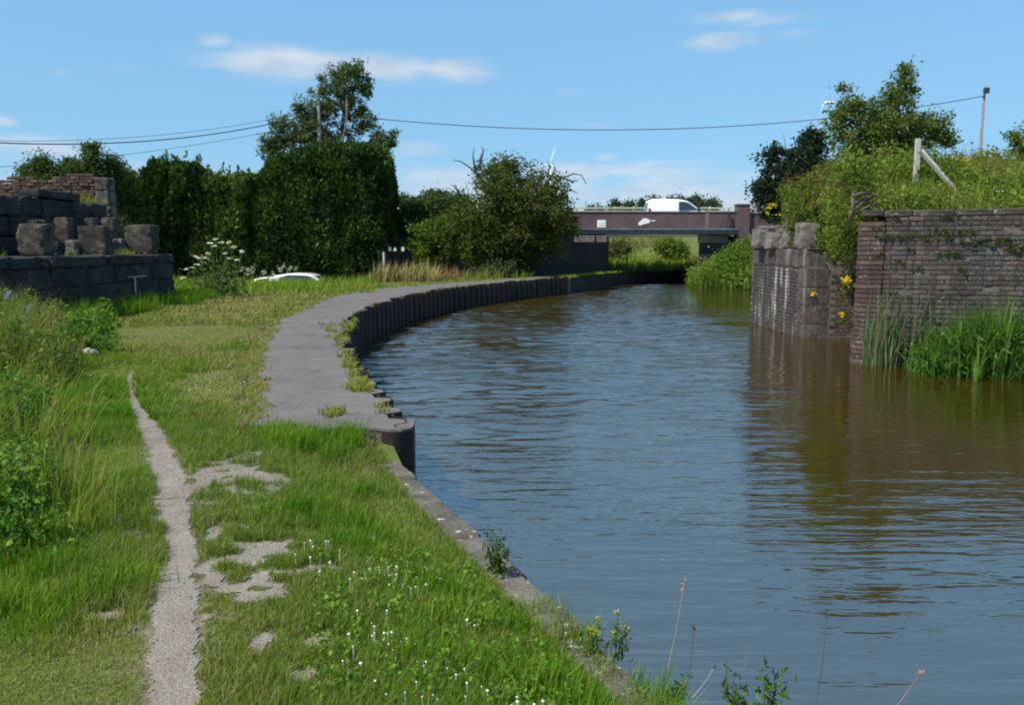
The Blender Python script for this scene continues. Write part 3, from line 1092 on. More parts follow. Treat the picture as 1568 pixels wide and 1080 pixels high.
# end return facing the camera side is hidden; cap course with a forward lip
y_ = AY1 + .03
q = 0
for ln in (1.0, 2.3, 2.1, 1.2, 1.0):
    V, F = chip_block(1.02, ln - .02, .21, .022, 540 + q, 9, 18)
    link('ledge_stone', mesh_np('ledge_stone', V, F, M_dress if q else M_dark), root, (AX - .47 + (.015 if q % 2 else -.01) - B0[0], y_ - ln/2 - B0[1], ALZ - .21 - B0[2]))
    y_ -= ln
for q, (px0, px1, pt, pb_, Xc, dpt, m_) in enumerate([(188, 232, 344, 378, -8.72, .38, M_ltop), (116, 156, 346, 384, -8.70, .42, M_ltop), (22, 64, 343, 388, -8.66, .45, M_ltop),
                                                     (153, 172, 333, 366, -9.45, .3, M_ltop), (80, 102, 333, 368, -9.4, .3, M_ltop), (124, 142, 334, 346, -9.5, .3, M_ltop),
                                                     (174, 185, 366, 381, -9.1, .3, M_bed), (99, 115, 368, 384, -9.0, .3, M_bed), (76, 88, 370, 386, -8.95, .25, M_dark), (40, 56, 336, 346, -9.3, .3, M_ltop)]):
    rr_ = ray((px0 + px1)/2, pb_)
    Y = Xc/rr_.x*rr_.y
    a, b_ = ony(px0, pt, Y), ony(px1, pt, Y)
    V, F = chip_block(b_.x - a.x, dpt, a.z - (ALZ - .01), .03, 560 + q, 7)
    link('bedstone', mesh_np('bedstone', V, F, m_), root, ((a.x + b_.x)/2 - B0[0], Y + dpt/2 - B0[1], ALZ - .01 - B0[2]), (0, 0, random.uniform(-.1, .1)))
# ballast wall behind the ledge
mb = MB()
for c_ in range(3):
    y_ = 20.4
    q = 0
    while y_ > 12.5:
        ln = (.9, 1.2, .75)[(q + c_) % 3]
        V, F = chip_block(.5, ln - .012, .40, .03, 600 + c_*20 + q, 7, 16)
        link('stone', mesh_np('stone', V, F, M_dark), root, (-10.2 + random.gauss(0, .01) - B0[0], y_ - ln/2 - B0[1], 1.80 + c_*.41 - B0[2]))
        y_ -= ln
        q += 1
V, F = rough_block(.5, 1.7, .17, .02, .01, 640)
link('stone', mesh_np('stone', V, F, M_dark), root, (-10.2 - B0[0], 18.3 - B0[1], 3.03 - B0[2]))
mb = MB().box((-10.7, 16.4, 1.8), (.7, 7.8, 2.3))
mb.build('backing', M_dark, root)
# T shaped chalk mark on the dark face
mkp = onz(206, 430, .66)
def onx(px, py, Xc):
    r = ray(px, py)
    t_ = Xc/r.x
    return Vector((Xc, r.y*t_, CAM_H + r.z*t_))
mb = MB()
a, b_ = onx(206, 424, AX + .012), onx(206, 451, AX + .012)
mb.box((AX + .016, a.y, (a.z + b_.z)/2), (.010, .07, a.z - b_.z))
c1, c2 = onx(196, 423, AX + .012), onx(224, 422, AX + .012)
mb.box((AX + .016, (c1.y + c2.y)/2, a.z), (.010, c2.y - c1.y, .022))
mb.build('chalk_mark', M_chalk, root)

root = empty('brick_parapet', (-12.6, 21.2, 2.6), 'ruined red brick parapet above the dark abutment', 'parapet')
Q0 = np.array(root.location)
obm = [mesh_np('brick', *rough_block(.222, .10, .0685, .008, .004, 670 + v), M_oldred) for v in range(4)]
for c_ in range(10):
    z = 3.05 + c_*.0815
    x_ = -10.65 - (.116 if c_ % 2 else 0)
    while x_ > -15.2:
        if c_ < 6.2 + 4.6*float(fbm(x_, 2.0, .9, 3)) + (1.2 if x_ > -11.6 else 0):
            if len([1 for o_ in root.children]) < 180:
                link('brick', obm[int(abs(x_)*9 + c_) % 4], root, (x_ - Q0[0], 21.2 + random.gauss(0, .014) - Q0[1], z - Q0[2]), (0, random.gauss(0, .01), random.gauss(0, .03)))
        x_ -= .232
mb = MB().box((-12.9, 21.42, 2.86), (4.7, .34, 1.40))
mb.build('core', M_mort, root)
for c_ in range(4):
    V, F = chip_block(.36, .42, .33, .03, 690 + c_, 7)
    link('quoin', mesh_np('quoin', V, F, M_dress), root, (-10.42 - Q0[0], 21.28 - Q0[1], 2.42 + c_*.335 - Q0[2]))

# ------------------------------------------------------------------ road bridge
BY = 43.0
bz_top = ony(1000, 325.5, BY).z
bz_bot = ony(1000, 350, BY).z
bz_sof = ony(1000, 359.5, BY).z
bx0, bx1 = ony(700, 340, BY).x, ony(1146, 340, BY).x
root = empty('road_bridge', ((bx0 + bx1)/2, BY + 5, 0), 'flat brick road bridge crossing the canal', 'bridge')
R0 = np.array(root.location)
mb = MB().box(((bx0 + bx1)/2, BY + .18, (bz_top + bz_bot)/2), (bx1 - bx0, .36, bz_top - bz_bot))
mb.build('parapet', M_bridge, root)
mb = MB().box(((bx0 + bx1)/2, BY + .18, bz_top + .031), (bx1 - bx0 - .01, .44, .06))
mb.build('parapet_coping', M_bridge, root)
gx0, gx1 = ony(862, 355, BY - .1).x, ony(1128, 355, BY - .1).x
mb = MB()
gm = (gx0 + gx1)/2
gz0, gz1 = bz_sof + .06, bz_bot - .005
mb.box((gm, BY - .02, (gz0 + gz1)/2), (gx1 - gx0, .10, gz1 - gz0 - .10))
mb.box((gm, BY - .10, gz1 - .03), (gx1 - gx0, .26, .05))
mb.build('girder', M_girder, root)
mb = MB().box((gm, BY - .10, gz0 + .02), (gx1 - gx0, .30, .06))
mb.build('girder_flange', M_steel, root)
pm = mesh_np('stiffener', *rough_block(.04, .12, gz1 - gz0 - .10, .006, 0, 1), M_girder)
for x_ in np.arange(gx0 + .4, gx1, 1.15):
    link('stiffener', pm, root, (x_ - R0[0], BY - .10 - R0[1], gz0 + .05))
mb = MB().box((gm, BY + 5.0, bz_sof + .16), (gx1 - gx0 + 1.2, 9.4, .26))
mb.build('deck', M_conc, root)
mb = MB().box(((gx0 + gx1)/2 + 1.0, BY + .5, bz_sof - .02), (gx1 - gx0 - 2.6, .35, .09))
mb.build('bearing_strip', M_plank, root)
# splayed abutment beside the towpath
ax1 = ony(932, 420, BY + .4)
aw = [(.2, 37.6), (ax1.x, BY + .5), (ax1.x + .9, BY + 9.4), (-3, BY + 9.4), (-3, 38.6), (-.2, 37.9)]
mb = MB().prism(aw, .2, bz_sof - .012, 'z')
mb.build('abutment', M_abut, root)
mb = MB()
for q, px in enumerate((868, 884, 903)):
    p_ = ony(px, 366, 41.0)
    mb.box((p_.x + .6, 41.1, bz_sof - .22), (.5, .3, .34))
mb.build('bearing_block', M_bed, root)
# right-hand pier and the brick pilaster over it
rp0, rp1 = ony(1070, 380, BY + .2), ony(1128, 380, BY + .2)
k1 = (BY + 9.0)/BY
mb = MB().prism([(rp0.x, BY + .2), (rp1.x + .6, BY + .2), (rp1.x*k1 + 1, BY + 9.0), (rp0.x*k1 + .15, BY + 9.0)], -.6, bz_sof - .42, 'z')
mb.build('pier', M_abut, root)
mb = MB().prism([(rp0.x - .08, BY + .15), (rp1.x - .5, BY + .15), (rp1.x*k1, BY + 9.0), (rp0.x*k1 + .07, BY + 9.0)], bz_sof - .416, bz_sof - .012, 'z')
mb.build('bearing_shelf', M_bed, root)
pl0, pl1 = ony(1129, 314, BY - .05), ony(1148, 314, BY - .05)
mb = MB().box(((pl0.x + pl1.x)/2, BY + .15, (pl0.z + 1.0)/2), (pl1.x - pl0.x, .6, pl0.z - 1.0))
mb.box(((pl0.x + pl1.x)/2, BY + .15, pl0.z + .02), (pl1.x - pl0.x + .08, .68, .08))
mb.build('pilaster', M_bridge, root)
mb = MB().box((pl0.x + 5.0, BY + .25, bz_top/2 + .6), (9.6, .4, bz_top - 1.2))
mb.build('wing_wall', M_bridge, root)
br = ony(1116, 345, BY - .12)
mb = MB()
mb.tube([(br.x - .05, BY - .14, bz_top - .1), (br.x - .12, BY - .14, bz_bot - .1)], .045, 6)
mb.tube([(br.x, BY - .14, bz_top - .05), (br.x + .22, BY - .14, bz_bot - .1)], .045, 6)
mb.build('bracket', M_steel, root)
p_ = ony(1083, 340, BY)
mb = MB().box((p_.x, BY - .008, (bz_top + bz_bot)/2), (.20, .03, bz_top - bz_bot - .02))
mb.build('joint_strip', M_conc, root)
# white paint splash on the bricks
mb = MB()
for (px, py, r) in ((983, 341, .11), (988, 338.5, .15), (992, 339, .10), (980, 343, .08)):
    p_ = ony(px, py, BY)
    a_ = np.linspace(0, 2*math.pi, 11)[:-1]
    mb.prism([(p_.x + 1.25*r*math.cos(t_)*(1 + .15*math.sin(3*t_)), p_.z + r*math.sin(t_)) for t_ in a_], BY - .012 - r*.02, BY + .01)
p_ = ony(1000, 338, BY)
mb.box((p_.x, BY - .012, p_.z), (.22, .02, .05))
mb.build('paint_splash', M_sign, root)
p_ = ony(921, 342.5, BY)
root = empty('notice_sign', (p_.x, BY - .03, p_.z - .2), 'square white notice fixed to the brick bridge parapet', 'sign')
MB().box((p_.x, BY - .02, p_.z), (.44, .03, .38)).build('plate', M_sign, root)
MB().box((p_.x, BY - .04, p_.z - .0), (.30, .012, .22)).build('faded_panel', plain('faded_print', (.66, .66, .66), .5), root)
# road on the deck and railing along its far side
o = link('road', mesh_np('road', [[-40, BY + .8, 2.985], [60, BY + .8, 2.985], [60, BY + 9.6, 2.985], [-40, BY + 9.6, 2.985]], np.array([[0, 1, 2, 3]]), M_asph))
tag(o, 'asphalt road carried over the bridge', None, None, 'structure')
RY = BY + 10.0
root = empty('railing', (6, RY, 2.9), 'pale metal railing along the far side of the bridge road', 'railing')
G0 = np.array(root.location)
z1, z2 = ony(1000, 318.5, RY).z, ony(1000, 323.5, RY).z
MB().box((6, RY, z1), (34, .07, .09)).build('rail', M_rail, root)
MB().box((6, RY, z2), (34, .07, .09)).build('rail', M_rail, root)
pmsh = mesh_np('post', *rough_block(.10, .10, z1 - 2.7 + .10, .01, 0, 3), M_rail)
for x_ in np.arange(-10.5, 23, 1.22):
    link('post', pmsh, root, (x_ - G0[0], .09, 2.7 - G0[2]))


# ------------------------------------------------------------------ vehicles
def hull(outline, wf, inset, n_in=.05):
    """outline: (x, z) loop; wf(x,z) half width. Rounded-edge body, local coordinates, side = y."""
    P = np.array(outline, float)
    c = P.mean(0)
    n = len(P)
    tan = np.roll(P, -1, 0) - np.roll(P, 1, 0)
    nor = np.column_stack([tan[:, 1], -tan[:, 0]])
    nor /= np.linalg.norm(nor, axis=1)[:, None]
    if ((P + .01*nor - c)**2).sum() < ((P - c)**2).sum():
        nor = -nor
    layers = []
    for side in (-1, 1):
        seq = [(n_in, 0.0), (n_in*.35, .025), (0, .075)]
        if side == 1:
            seq = seq[::-1]
        for ins, dw in seq:
            Q = P - nor*ins
            w = np.array([wf(a, b_) for a, b_ in P]) - dw
            layers.append(np.column_stack([Q[:, 0], side*w, Q[:, 1]]))
    V = np.vstack(layers)
    i = np.arange(n)
    j = (i + 1) % n
    F = [np.column_stack([i + k_*n, j + k_*n, j + (k_ + 1)*n, i + (k_ + 1)*n]) for k_ in range(len(layers) - 1)]
    return V, [np.vstack(F), i[None, ::-1], (i + (len(layers) - 1)*n)[None, :]]


def side_patch(poly, wf, off=.006, th_=.012):
    mb_ = []
    for side in (-1, 1):
        P = np.array(poly, float)
        n = len(P)
        w = np.array([wf(a, b_) for a, b_ in P])
        A = np.column_stack([P[:, 0], side*(w + off), P[:, 1]])
        B = np.column_stack([P[:, 0], side*(w - th_), P[:, 1]])
        i = np.arange(n)
        j = (i + 1) % n
        V = np.vstack([A, B])
        mb_.append((V, [np.column_stack([i, j, j + n, i + n]), i[None, :], (i + n)[None, ::-1]]))
    return mb_


def wheel(root_, x, y, r, w=.19):
    a = np.linspace(0, 2*math.pi, 21)[:-1]
    m_ = MB()
    m_.prism([(x + r*math.cos(t_), r + r*math.sin(t_)) for t_ in a], y - w/2, y + w/2)
    o_ = m_.build('wheel', M_tyre, root_, local=True)
    m_ = MB()
    sg = 1 if y > 0 else -1
    m_.prism([(x + .62*r*math.cos(t_), r + .62*r*math.sin(t_)) for t_ in a], y + sg*(w/2 - .02), y + sg*(w/2 + .012))
    r_ = m_.build('rim', M_rim, o_, local=True)


def vehicle(name, loc, rz, label, cat, outline, half, tumble, zt, side_windows, front, rear, wheels, wr, paint, lamp_z, length):
    root_ = empty(name, loc, label, cat, None, rz)
    wf = lambda x, z: half - tumble*max(0.0, z - zt) - .10*max(0, abs(x) - (length/2 - .35))
    V, F = hull(outline, wf, .05)
    link('body', mesh_np('body', V, F, paint, None, True), root_)
    for poly in side_windows:
        for V, F in side_patch(poly, wf):
            link('window', mesh_np('window', V, F, M_glass), root_)
    for nm, (x0, z0, x1, z1, hw) in (('windscreen', front), ('rear_window', rear)):
        if x0 is None:
            continue
        nx, nz = (z1 - z0), -(x1 - x0)
        ln = math.hypot(nx, nz)
        sgn = 1 if (nx*(1 if x0 > 0 else -1)) > 0 else -1
        nx, nz = sgn*nx/ln, sgn*nz/ln
        V = [[x0 + nx*.008, -hw, z0 + nz*.008], [x0 + nx*.008, hw, z0 + nz*.008], [x1 + nx*.008, hw*.88, z1 + nz*.008], [x1 + nx*.008, -hw*.88, z1 + nz*.008]]
        V += [[a - nx*.03, b_, c - nz*.03] for a, b_, c in V]
        link(nm, mesh_np(nm, V, BOXF, M_glass), root_)
    for x_ in wheels:
        for sgn in (-1, 1):
            wheel(root_, x_, sgn*(half - .09), wr)
    for sgn in (-1, 1):
        MB().box((-length/2 + .10, sgn*(half - .10), lamp_z), (.12, .17, .36)).build('tail_light', M_red, root_, local=True)
        MB().box((length/2 - .16, sgn*(half - .22), .68), (.16, .26, .16)).build('headlight', M_lamp, root_, local=True)
        MB().box((front[0] - .12, sgn*(half + .07), front[1] + .04), (.12, .17, .20)).build('mirror', M_black, root_, local=True)
    for x_ in (-length/2 + .03, length/2 - .05):
        MB().box((x_, 0, .42), (.14, 2*half - .20, .20)).build('bumper', M_black, root_, local=True)
    return root_


van_o = [(-1.98, .32), (-1.0, .24), (1.2, .24), (1.92, .30), (2.02, .55), (1.99, .80), (1.85, .98), (1.40, 1.10), (1.08, 1.17), (.62, 1.52), (.34, 1.70), (-.10, 1.80), (-1.0, 1.83), (-1.72, 1.82), (-1.90, 1.74), (-1.97, 1.45), (-2.0, .9)]
vr = ony(988, 325, BY + 6.6)
van = vehicle('delivery_van', (vr.x + 2.02, BY + 6.6, 2.987), 0.0, 'small white panel van driving across the road bridge', 'van', van_o, .86, .16, 1.0,
              [[(-.18, 1.16), (.98, 1.16), (.80, 1.30), (.40, 1.60), (.12, 1.66), (-.18, 1.66)]], (1.08, 1.19, .50, 1.61, .74), (-1.985, 1.15, -1.955, 1.62, .6), (-1.25, 1.22), .31, M_white, 1.10, 4.02)
for sgn in (-1, 1):
    MB().box((-.21, sgn*.857, .80), (.012, .012, .9)).build('door_gap', M_black, van, local=True)

car_o = [(-1.98, .34), (-1.0, .22), (1.0, .22), (1.95, .30), (2.05, .52), (1.98, .72), (1.15, .90), (.95, .94), (.30, 1.36), (0, 1.43), (-.7, 1.45), (-1.35, 1.36), (-1.85, 1.05), (-2.02, .85), (-2.03, .55)]
cw = [[(-1.25, .95), (.72, .95), (.22, 1.32), (-.05, 1.37), (-.75, 1.385), (-1.15, 1.29)]]
carY = 36.6
def zl(x, y):
    return float(z_left(np.array([x]), np.array([y]))[0])
for px, dz, lab, pt, yy in ((474, 0, 'white car parked below the bank in front of the conifers', M_white, carY), (408, 0, 'pale silver car almost hidden behind tall grass', plain('silver_paint', (.62, .63, .63), .35, .3, .05, 3, .5, .4), carY + .4)):
    pt_y = 418 if px == 474 else 423
    p_ = ony(px, pt_y, yy)
    vehicle('parked_car', (p_.x, yy, p_.z - 1.45), math.pi if px == 408 else 0.0, lab, 'car', car_o, .84, .30, .90, cw, (.95, .955, .36, 1.325, .66), (-1.88, 1.03, -1.42, 1.33, .6), (-1.25, 1.25), .31, pt, .80, 4.06)
    CAR_Z = p_.z - 1.45

# ------------------------------------------------------------------ foliage
def leaves(cent, size, col, aspect=.55, up=0.0, rng=RNG, droop=0.0, fold=.12):
    """One folded leaf (two triangles) per centre."""
    n = len(cent)
    A = rng.normal(size=(n, 3))
    A[:, 2] += up - droop
    A /= np.linalg.norm(A, axis=1)[:, None]
    B = np.cross(A, rng.normal(size=(n, 3)))
    B /= np.linalg.norm(B, axis=1)[:, None]
    Nn = np.cross(A, B)
    s = (np.asarray(size)*rng.uniform(.6, 1.35, n))[:, None]
    base = cent - A*s*.5
    tip = cent + A*s*.5
    l = cent + B*s*aspect*.5 + Nn*s*fold
    r = cent - B*s*aspect*.5 + Nn*s*fold
    V = np.stack([base, l, tip, r], 1).reshape(-1, 3)
    i = np.arange(n)*4
    F = np.concatenate([np.column_stack([i, i + 1, i + 2]), np.column_stack([i, i + 2, i + 3])])
    Cc = np.repeat(col, 4, axis=0)
    return V, F, Cc


def pal(n, cols, w=None, rng=RNG, jit=.16, k=None):
    cols = np.array(cols, float)
    idx = k if k is not None else rng.choice(len(cols), n, p=w)
    return np.clip(cols[idx]*(1 + rng.normal(0, jit, (n, 1)))*(1 + rng.normal(0, jit*.4, (n, 3))), .004, .9)


def blob(px, py, rx, ry_, Y, dep=None):
    c = ony(px, py, Y)
    s = math.hypot(Y, (CAM_H - c.z))/FPX
    return (np.array(c), np.array([rx*s, (dep if dep else (rx + ry_)*.5*s), ry_*s]))


def crown_points(blobs, ncl, nlf, cr, shell=.45, rng=RNG, flat=.75):
    vol = np.array([r.prod()**(2/3) for c, r in blobs])
    vol /= vol.sum()
    bi = rng.choice(len(blobs), ncl, p=vol)
    D = rng.normal(size=(ncl, 3))
    D /= np.linalg.norm(D, axis=1)[:, None]
    rad = rng.random(ncl)**shell
    CL = np.array([blobs[b_][0] for b_ in bi]) + D*rad[:, None]*np.array([blobs[b_][1] for b_ in bi])
    ci = np.repeat(np.arange(ncl), nlf)
    crr = cr*rng.uniform(.6, 1.5, ncl)
    P = CL[ci] + rng.normal(size=(len(ci), 3))*crr[ci][:, None]*np.array([1, 1, flat])*.55
    return CL, ci, P


def limbs(mb_, base, CL, n, r0, rng=RNG, sag=.15):
    base = np.array(base, float)
    idx = rng.choice(len(CL), min(n, len(CL)), replace=False)
    zs = CL[:, 2]
    for k_ in idx:
        e = CL[k_]
        t0 = rng.uniform(.15, .65)
        s_ = base + (np.array([CL[:, 0].mean(), CL[:, 1].mean(), zs.max()]) - base)*t0
        m_ = (s_ + e)/2 + rng.normal(0, .06, 3)*np.linalg.norm(e - s_) + np.array([0, 0, sag])*np.linalg.norm(e - s_)*.3
        r = r0*(1 - t0*.8)
        mb_.tube([s_, m_, e], [r*.5, r*.3, r*.08], 5)


def tree(name, label, cat, blobs, ncl, nlf, cr, leaf, cols, base, tr, group=None, mat=None, shell=.45, nl=14, bark=None, top=None, aspect=.55, droop=0.0, up=0.0, seed=1, lean=None, jit=.16, flat=.75, extra=None):
    rng = np.random.default_rng(seed)
    CL, ci, P = crown_points(blobs, ncl, nlf, cr, shell, rng, flat)
    cl_k = rng.choice(len(cols), ncl)
    kk = np.where(rng.random(len(ci)) < .6, cl_k[ci], rng.choice(len(cols), len(ci)))
    V, F, Cc = leaves(P, leaf, pal(len(ci), cols, rng=rng, k=kk, jit=jit), aspect, up, rng, droop)
    root_ = empty(name, tuple(base), label, cat, group)
    allc = np.array([b_[0] for b_ in blobs])
    tp = np.array(top) if top is not None else np.array([allc[:, 0].mean(), allc[:, 1].mean(), max(c[2] + r[2]*.6 for c, r in blobs)])
    b0 = np.array(base, float)
    mb_ = MB()
    pts = [b0 + (tp - b0)*t_ + rng.normal(0, .015, 3)*np.linalg.norm(tp - b0)*(0 < t_ < 1) for t_ in np.linspace(0, 1, 7)]
    mb_.tube(pts, [tr*1.25, tr, tr*.85, tr*.65, tr*.45, tr*.28, tr*.1], 8)
    limbs(mb_, b0, CL, nl, tr, rng)
    if extra:
        for pl_ in extra:
            mb_.tube(pl_[0], pl_[1], 5)
    mb_.build('trunk', bark or M_bark, root_, True)
    world_obj('crown', V, F, mat or M_leaf, root_, Cc)
    return root_


def conifer(name, label, prof_, Y, dep, ns, size, cols, base, group=None, seed=1, leaders=70, lead_h=.75, cat='tree'):
    """Dense clipped conifer: prof_ = (px, py_top, half width px ...) columns merged into one shell of upright sprays round a solid dark heart."""
    rng = np.random.default_rng(seed)
    s = Y/FPX
    bl = []
    for (px, py, rx, ry_) in prof_:
        c = ony(px, py, Y)
        bl.append((np.array(c), np.array([rx*s, dep, ry_*s])))
    for (px, py, rx, ry_) in list(prof_):
        for _ in range(4 if rx > 25 else 1):
            q_ = rng.uniform(-.75, .75)*rx
            yt = py - ry_*(1 - abs(q_/rx)**3.2)**(1/3.2) - rng.uniform(-4, 7)
            c = ony(px + q_, yt + 19, Y + rng.uniform(-.5, .5)*dep)
            bl.append((np.array(c), np.array([rng.uniform(5, 10)*s, rng.uniform(.3, .6), rng.uniform(12, 20)*s])))
    P, Nn = [], []
    ar = np.array([r[0]*r[2] for c, r in bl])
    ar = ar/ar.sum()
    for (c, r), a in zip(bl, ar):
        k_ = int(ns*a*2.2)
        D = rng.normal(size=(k_, 3))
        D /= np.linalg.norm(D, axis=1)[:, None]
        # super-ellipsoid: boxier than a ball
        D = np.sign(D)*np.abs(D)**.7
        D /= (np.abs(D)**3.2).sum(1)[:, None]**(1/3.2)
        q_ = c + D*r*rng.uniform(.86, 1.05, k_)[:, None]*(1 + .10*(vnoise(D[:, 0]*3 + D[:, 1]*2, D[:, 2]*3, 1.7, seed) - .5))[:, None]
        P.append(q_)
        Nn.append(D)
    P = np.vstack(P)
    D = np.vstack(Nn)
    keep = np.ones(len(P), bool)
    for (c, r) in bl:
        q_ = np.abs((P - c)/(r*.84))
        keep &= (q_**3.2).sum(1) > 1
    keep &= P[:, 2] > base[2]
    P, D = P[keep], D[keep]
    top = np.where((D[:, 2] > .55) | ((P[:, 2] > np.percentile(P[:, 2], 80)) & (D[:, 2] > 0)))[0]
    for k_ in rng.choice(top, min(leaders, len(top)), replace=False):
        hl = rng.uniform(.25, 1.0)*lead_h
        m_ = int(10 + 12*hl)
        t_ = rng.random(m_)
        P = np.vstack([P, P[k_] + np.column_stack([rng.normal(0, .10, m_)*(1.1 - t_) + .18*hl*t_, rng.normal(0, .10, m_)*(1.1 - t_), hl*t_])])
        D = np.vstack([D, np.column_stack([rng.normal(0, .3, m_), rng.normal(0, .3, m_), np.full(m_, 1.0)])])
    n = len(P)
    # sprays pointing up and outward
    A = D*.7 + rng.normal(0, .45, (n, 3)) + np.array([0, 0, .75])
    A /= np.linalg.norm(A, axis=1)[:, None]
    B = np.cross(A, rng.normal(size=(n, 3)))
    B /= np.linalg.norm(B, axis=1)[:, None]
    sz = (size*rng.uniform(.6, 1.5, n))[:, None]
    V = np.stack([P - A*sz*.5, P + B*sz*.26, P + A*sz*.6, P - B*sz*.26], 1).reshape(-1, 3)
    i = np.arange(n)*4
    F = np.column_stack([i, i + 1, i + 2, i + 3])
    cl = fbm(P[:, 0] + P[:, 1], P[:, 2], 1.1, 3, seed)
    kk = np.clip((cl*len(cols)*1.6 - len(cols)*.3).astype(int), 0, len(cols) - 1)
    Cc = np.repeat(pal(n, cols, rng=rng, k=kk), 4, axis=0)
    root_ = empty(name, tuple(base), label, cat, group)
    mb_ = MB()
    mb_.tube([(base[0], base[1], base[2]), (base[0], base[1], base[2] + .8*max(c[2] + r[2] - base[2] for c, r in bl))], [.2, .05], 8)
    mb_.build('trunk', M_bark, root_)
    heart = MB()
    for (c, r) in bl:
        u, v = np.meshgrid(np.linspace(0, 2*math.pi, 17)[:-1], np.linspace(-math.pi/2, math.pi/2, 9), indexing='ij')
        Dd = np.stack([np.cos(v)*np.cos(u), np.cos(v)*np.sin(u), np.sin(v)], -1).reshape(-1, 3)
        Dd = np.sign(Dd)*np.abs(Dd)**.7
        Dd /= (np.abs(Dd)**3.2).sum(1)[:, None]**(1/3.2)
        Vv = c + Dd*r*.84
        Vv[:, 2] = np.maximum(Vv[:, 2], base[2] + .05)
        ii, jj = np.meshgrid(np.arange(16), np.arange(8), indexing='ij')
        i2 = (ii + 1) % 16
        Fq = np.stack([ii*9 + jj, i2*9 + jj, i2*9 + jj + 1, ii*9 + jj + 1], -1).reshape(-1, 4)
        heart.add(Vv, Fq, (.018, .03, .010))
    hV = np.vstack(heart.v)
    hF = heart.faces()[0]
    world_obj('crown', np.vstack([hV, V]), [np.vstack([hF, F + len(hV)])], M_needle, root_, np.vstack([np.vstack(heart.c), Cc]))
    return root_


LEY = [(.022, .046, .009), (.034, .070, .012), (.052, .10, .016), (.08, .14, .022)]
LEYM = [(.034, .066, .011), (.056, .10, .016), (.082, .138, .022), (.11, .17, .032)]
LEYG = [(.03, .055, .014), (.05, .085, .02), (.075, .115, .03), (.09, .13, .04)]
HY = 40.0
conifer('conifer', 'tall dense dark conifer block clipped square behind the parked cars', [(455, 340, 50, 92), (505, 334, 62, 104), (558, 328, 46, 100), (424, 355, 24, 84), (535, 250, 58, 24), (470, 266, 50, 25)], HY, 2.3, 66000, .17, LEY, (-9.3, HY, -.7), 'conifers of the dark hedge', 3, 110, .55)
conifer('conifer', 'dark green conifer between the clipped block and the ruined parapet', [(338, 365, 40, 84), (372, 362, 26, 88), (352, 300, 24, 22), (388, 290, 10, 18), (322, 296, 12, 22)], HY - .5, 2.2, 34000, .17, LEYM, (-13.8, HY - .5, -.7), 'conifers of the dark hedge', 5)
conifer('conifer', 'dark conifer with twin pointed tops above the hedge', [(272, 365, 40, 88), (262, 288, 16, 32), (292, 286, 10, 34), (304, 276, 5, 20), (258, 268, 8, 20), (247, 280, 8, 20)], HY - 1, 2.0, 32000, .17, LEY, (-16.2, HY - 1, -.7), 'conifers of the dark hedge', 6)
conifer('conifer', 'leafy green conifer rising right behind the parapet quoin', [(204, 362, 34, 80), (224, 330, 16, 40), (188, 318, 16, 30), (210, 298, 7, 22)], HY - 2, 2.0, 24000, .165, LEYM, (-17.4, HY - 2, -.7), 'conifers of the dark hedge', 7)
# young trees with whippy tops behind the parapet
YG = [(.07, .11, .03), (.10, .15, .04), (.05, .085, .025)]
for q, (px, pt, hw, lab) in enumerate([(66, 240, 26, 'leftmost young green tree above the ruined parapet'), (108, 246, 22, 'low young green tree between two whippy taller ones'), (140, 221, 17, 'tallest whippy young tree above the ruined parapet'), (172, 243, 22, 'young green tree leaning over the parapet end')]):
    Y = 33.0 + q*.7
    bs = [blob(px, 275, hw + 6, 26, Y), blob(px, (pt + 262)/2, hw*.45, (275 - pt)*.42, Y), blob(px + 4, pt + 8, 5, 8, Y)]
    c = ony(px, 300, Y)
    tree('young_tree', lab, 'tree', bs, 110, 70, .28, .115, YG, (c.x, Y, .1), .06, 'young trees behind the parapet', nl=8, seed=20 + q)
# birch leaning right behind the conifer block
BIR = [(.08, .12, .035), (.11, .155, .06), (.16, .20, .10), (.055, .085, .026)]
BYY = 44.0
bs = [blob(525, 120, 34, 28, BYY), blob(545, 155, 26, 30, BYY), blob(500, 165, 38, 32, BYY), blob(470, 195, 36, 34, BYY), blob(440, 215, 30, 26, BYY), blob(505, 215, 44, 28, BYY), blob(562, 190, 20, 22, BYY), blob(585, 222, 18, 18, BYY), blob(538, 105, 18, 14, BYY), blob(414, 228, 20, 24, BYY), blob(478, 250, 60, 22, BYY), blob(560, 130, 12, 18, BYY), blob(596, 212, 12, 22, BYY), blob(455, 165, 14, 16, BYY), blob(430, 190, 16, 16, BYY)]
c = ony(500, 400, BYY)
tree('birch_tree', 'tall airy birch leaning right behind the conifer block', 'tree', bs, 600, 44, .25, .16, BIR, (c.x, BYY, 1.2), .16, shell=.6, nl=34, bark=M_paleb, top=ony(540, 105, BYY), droop=.8, seed=31, aspect=.45)
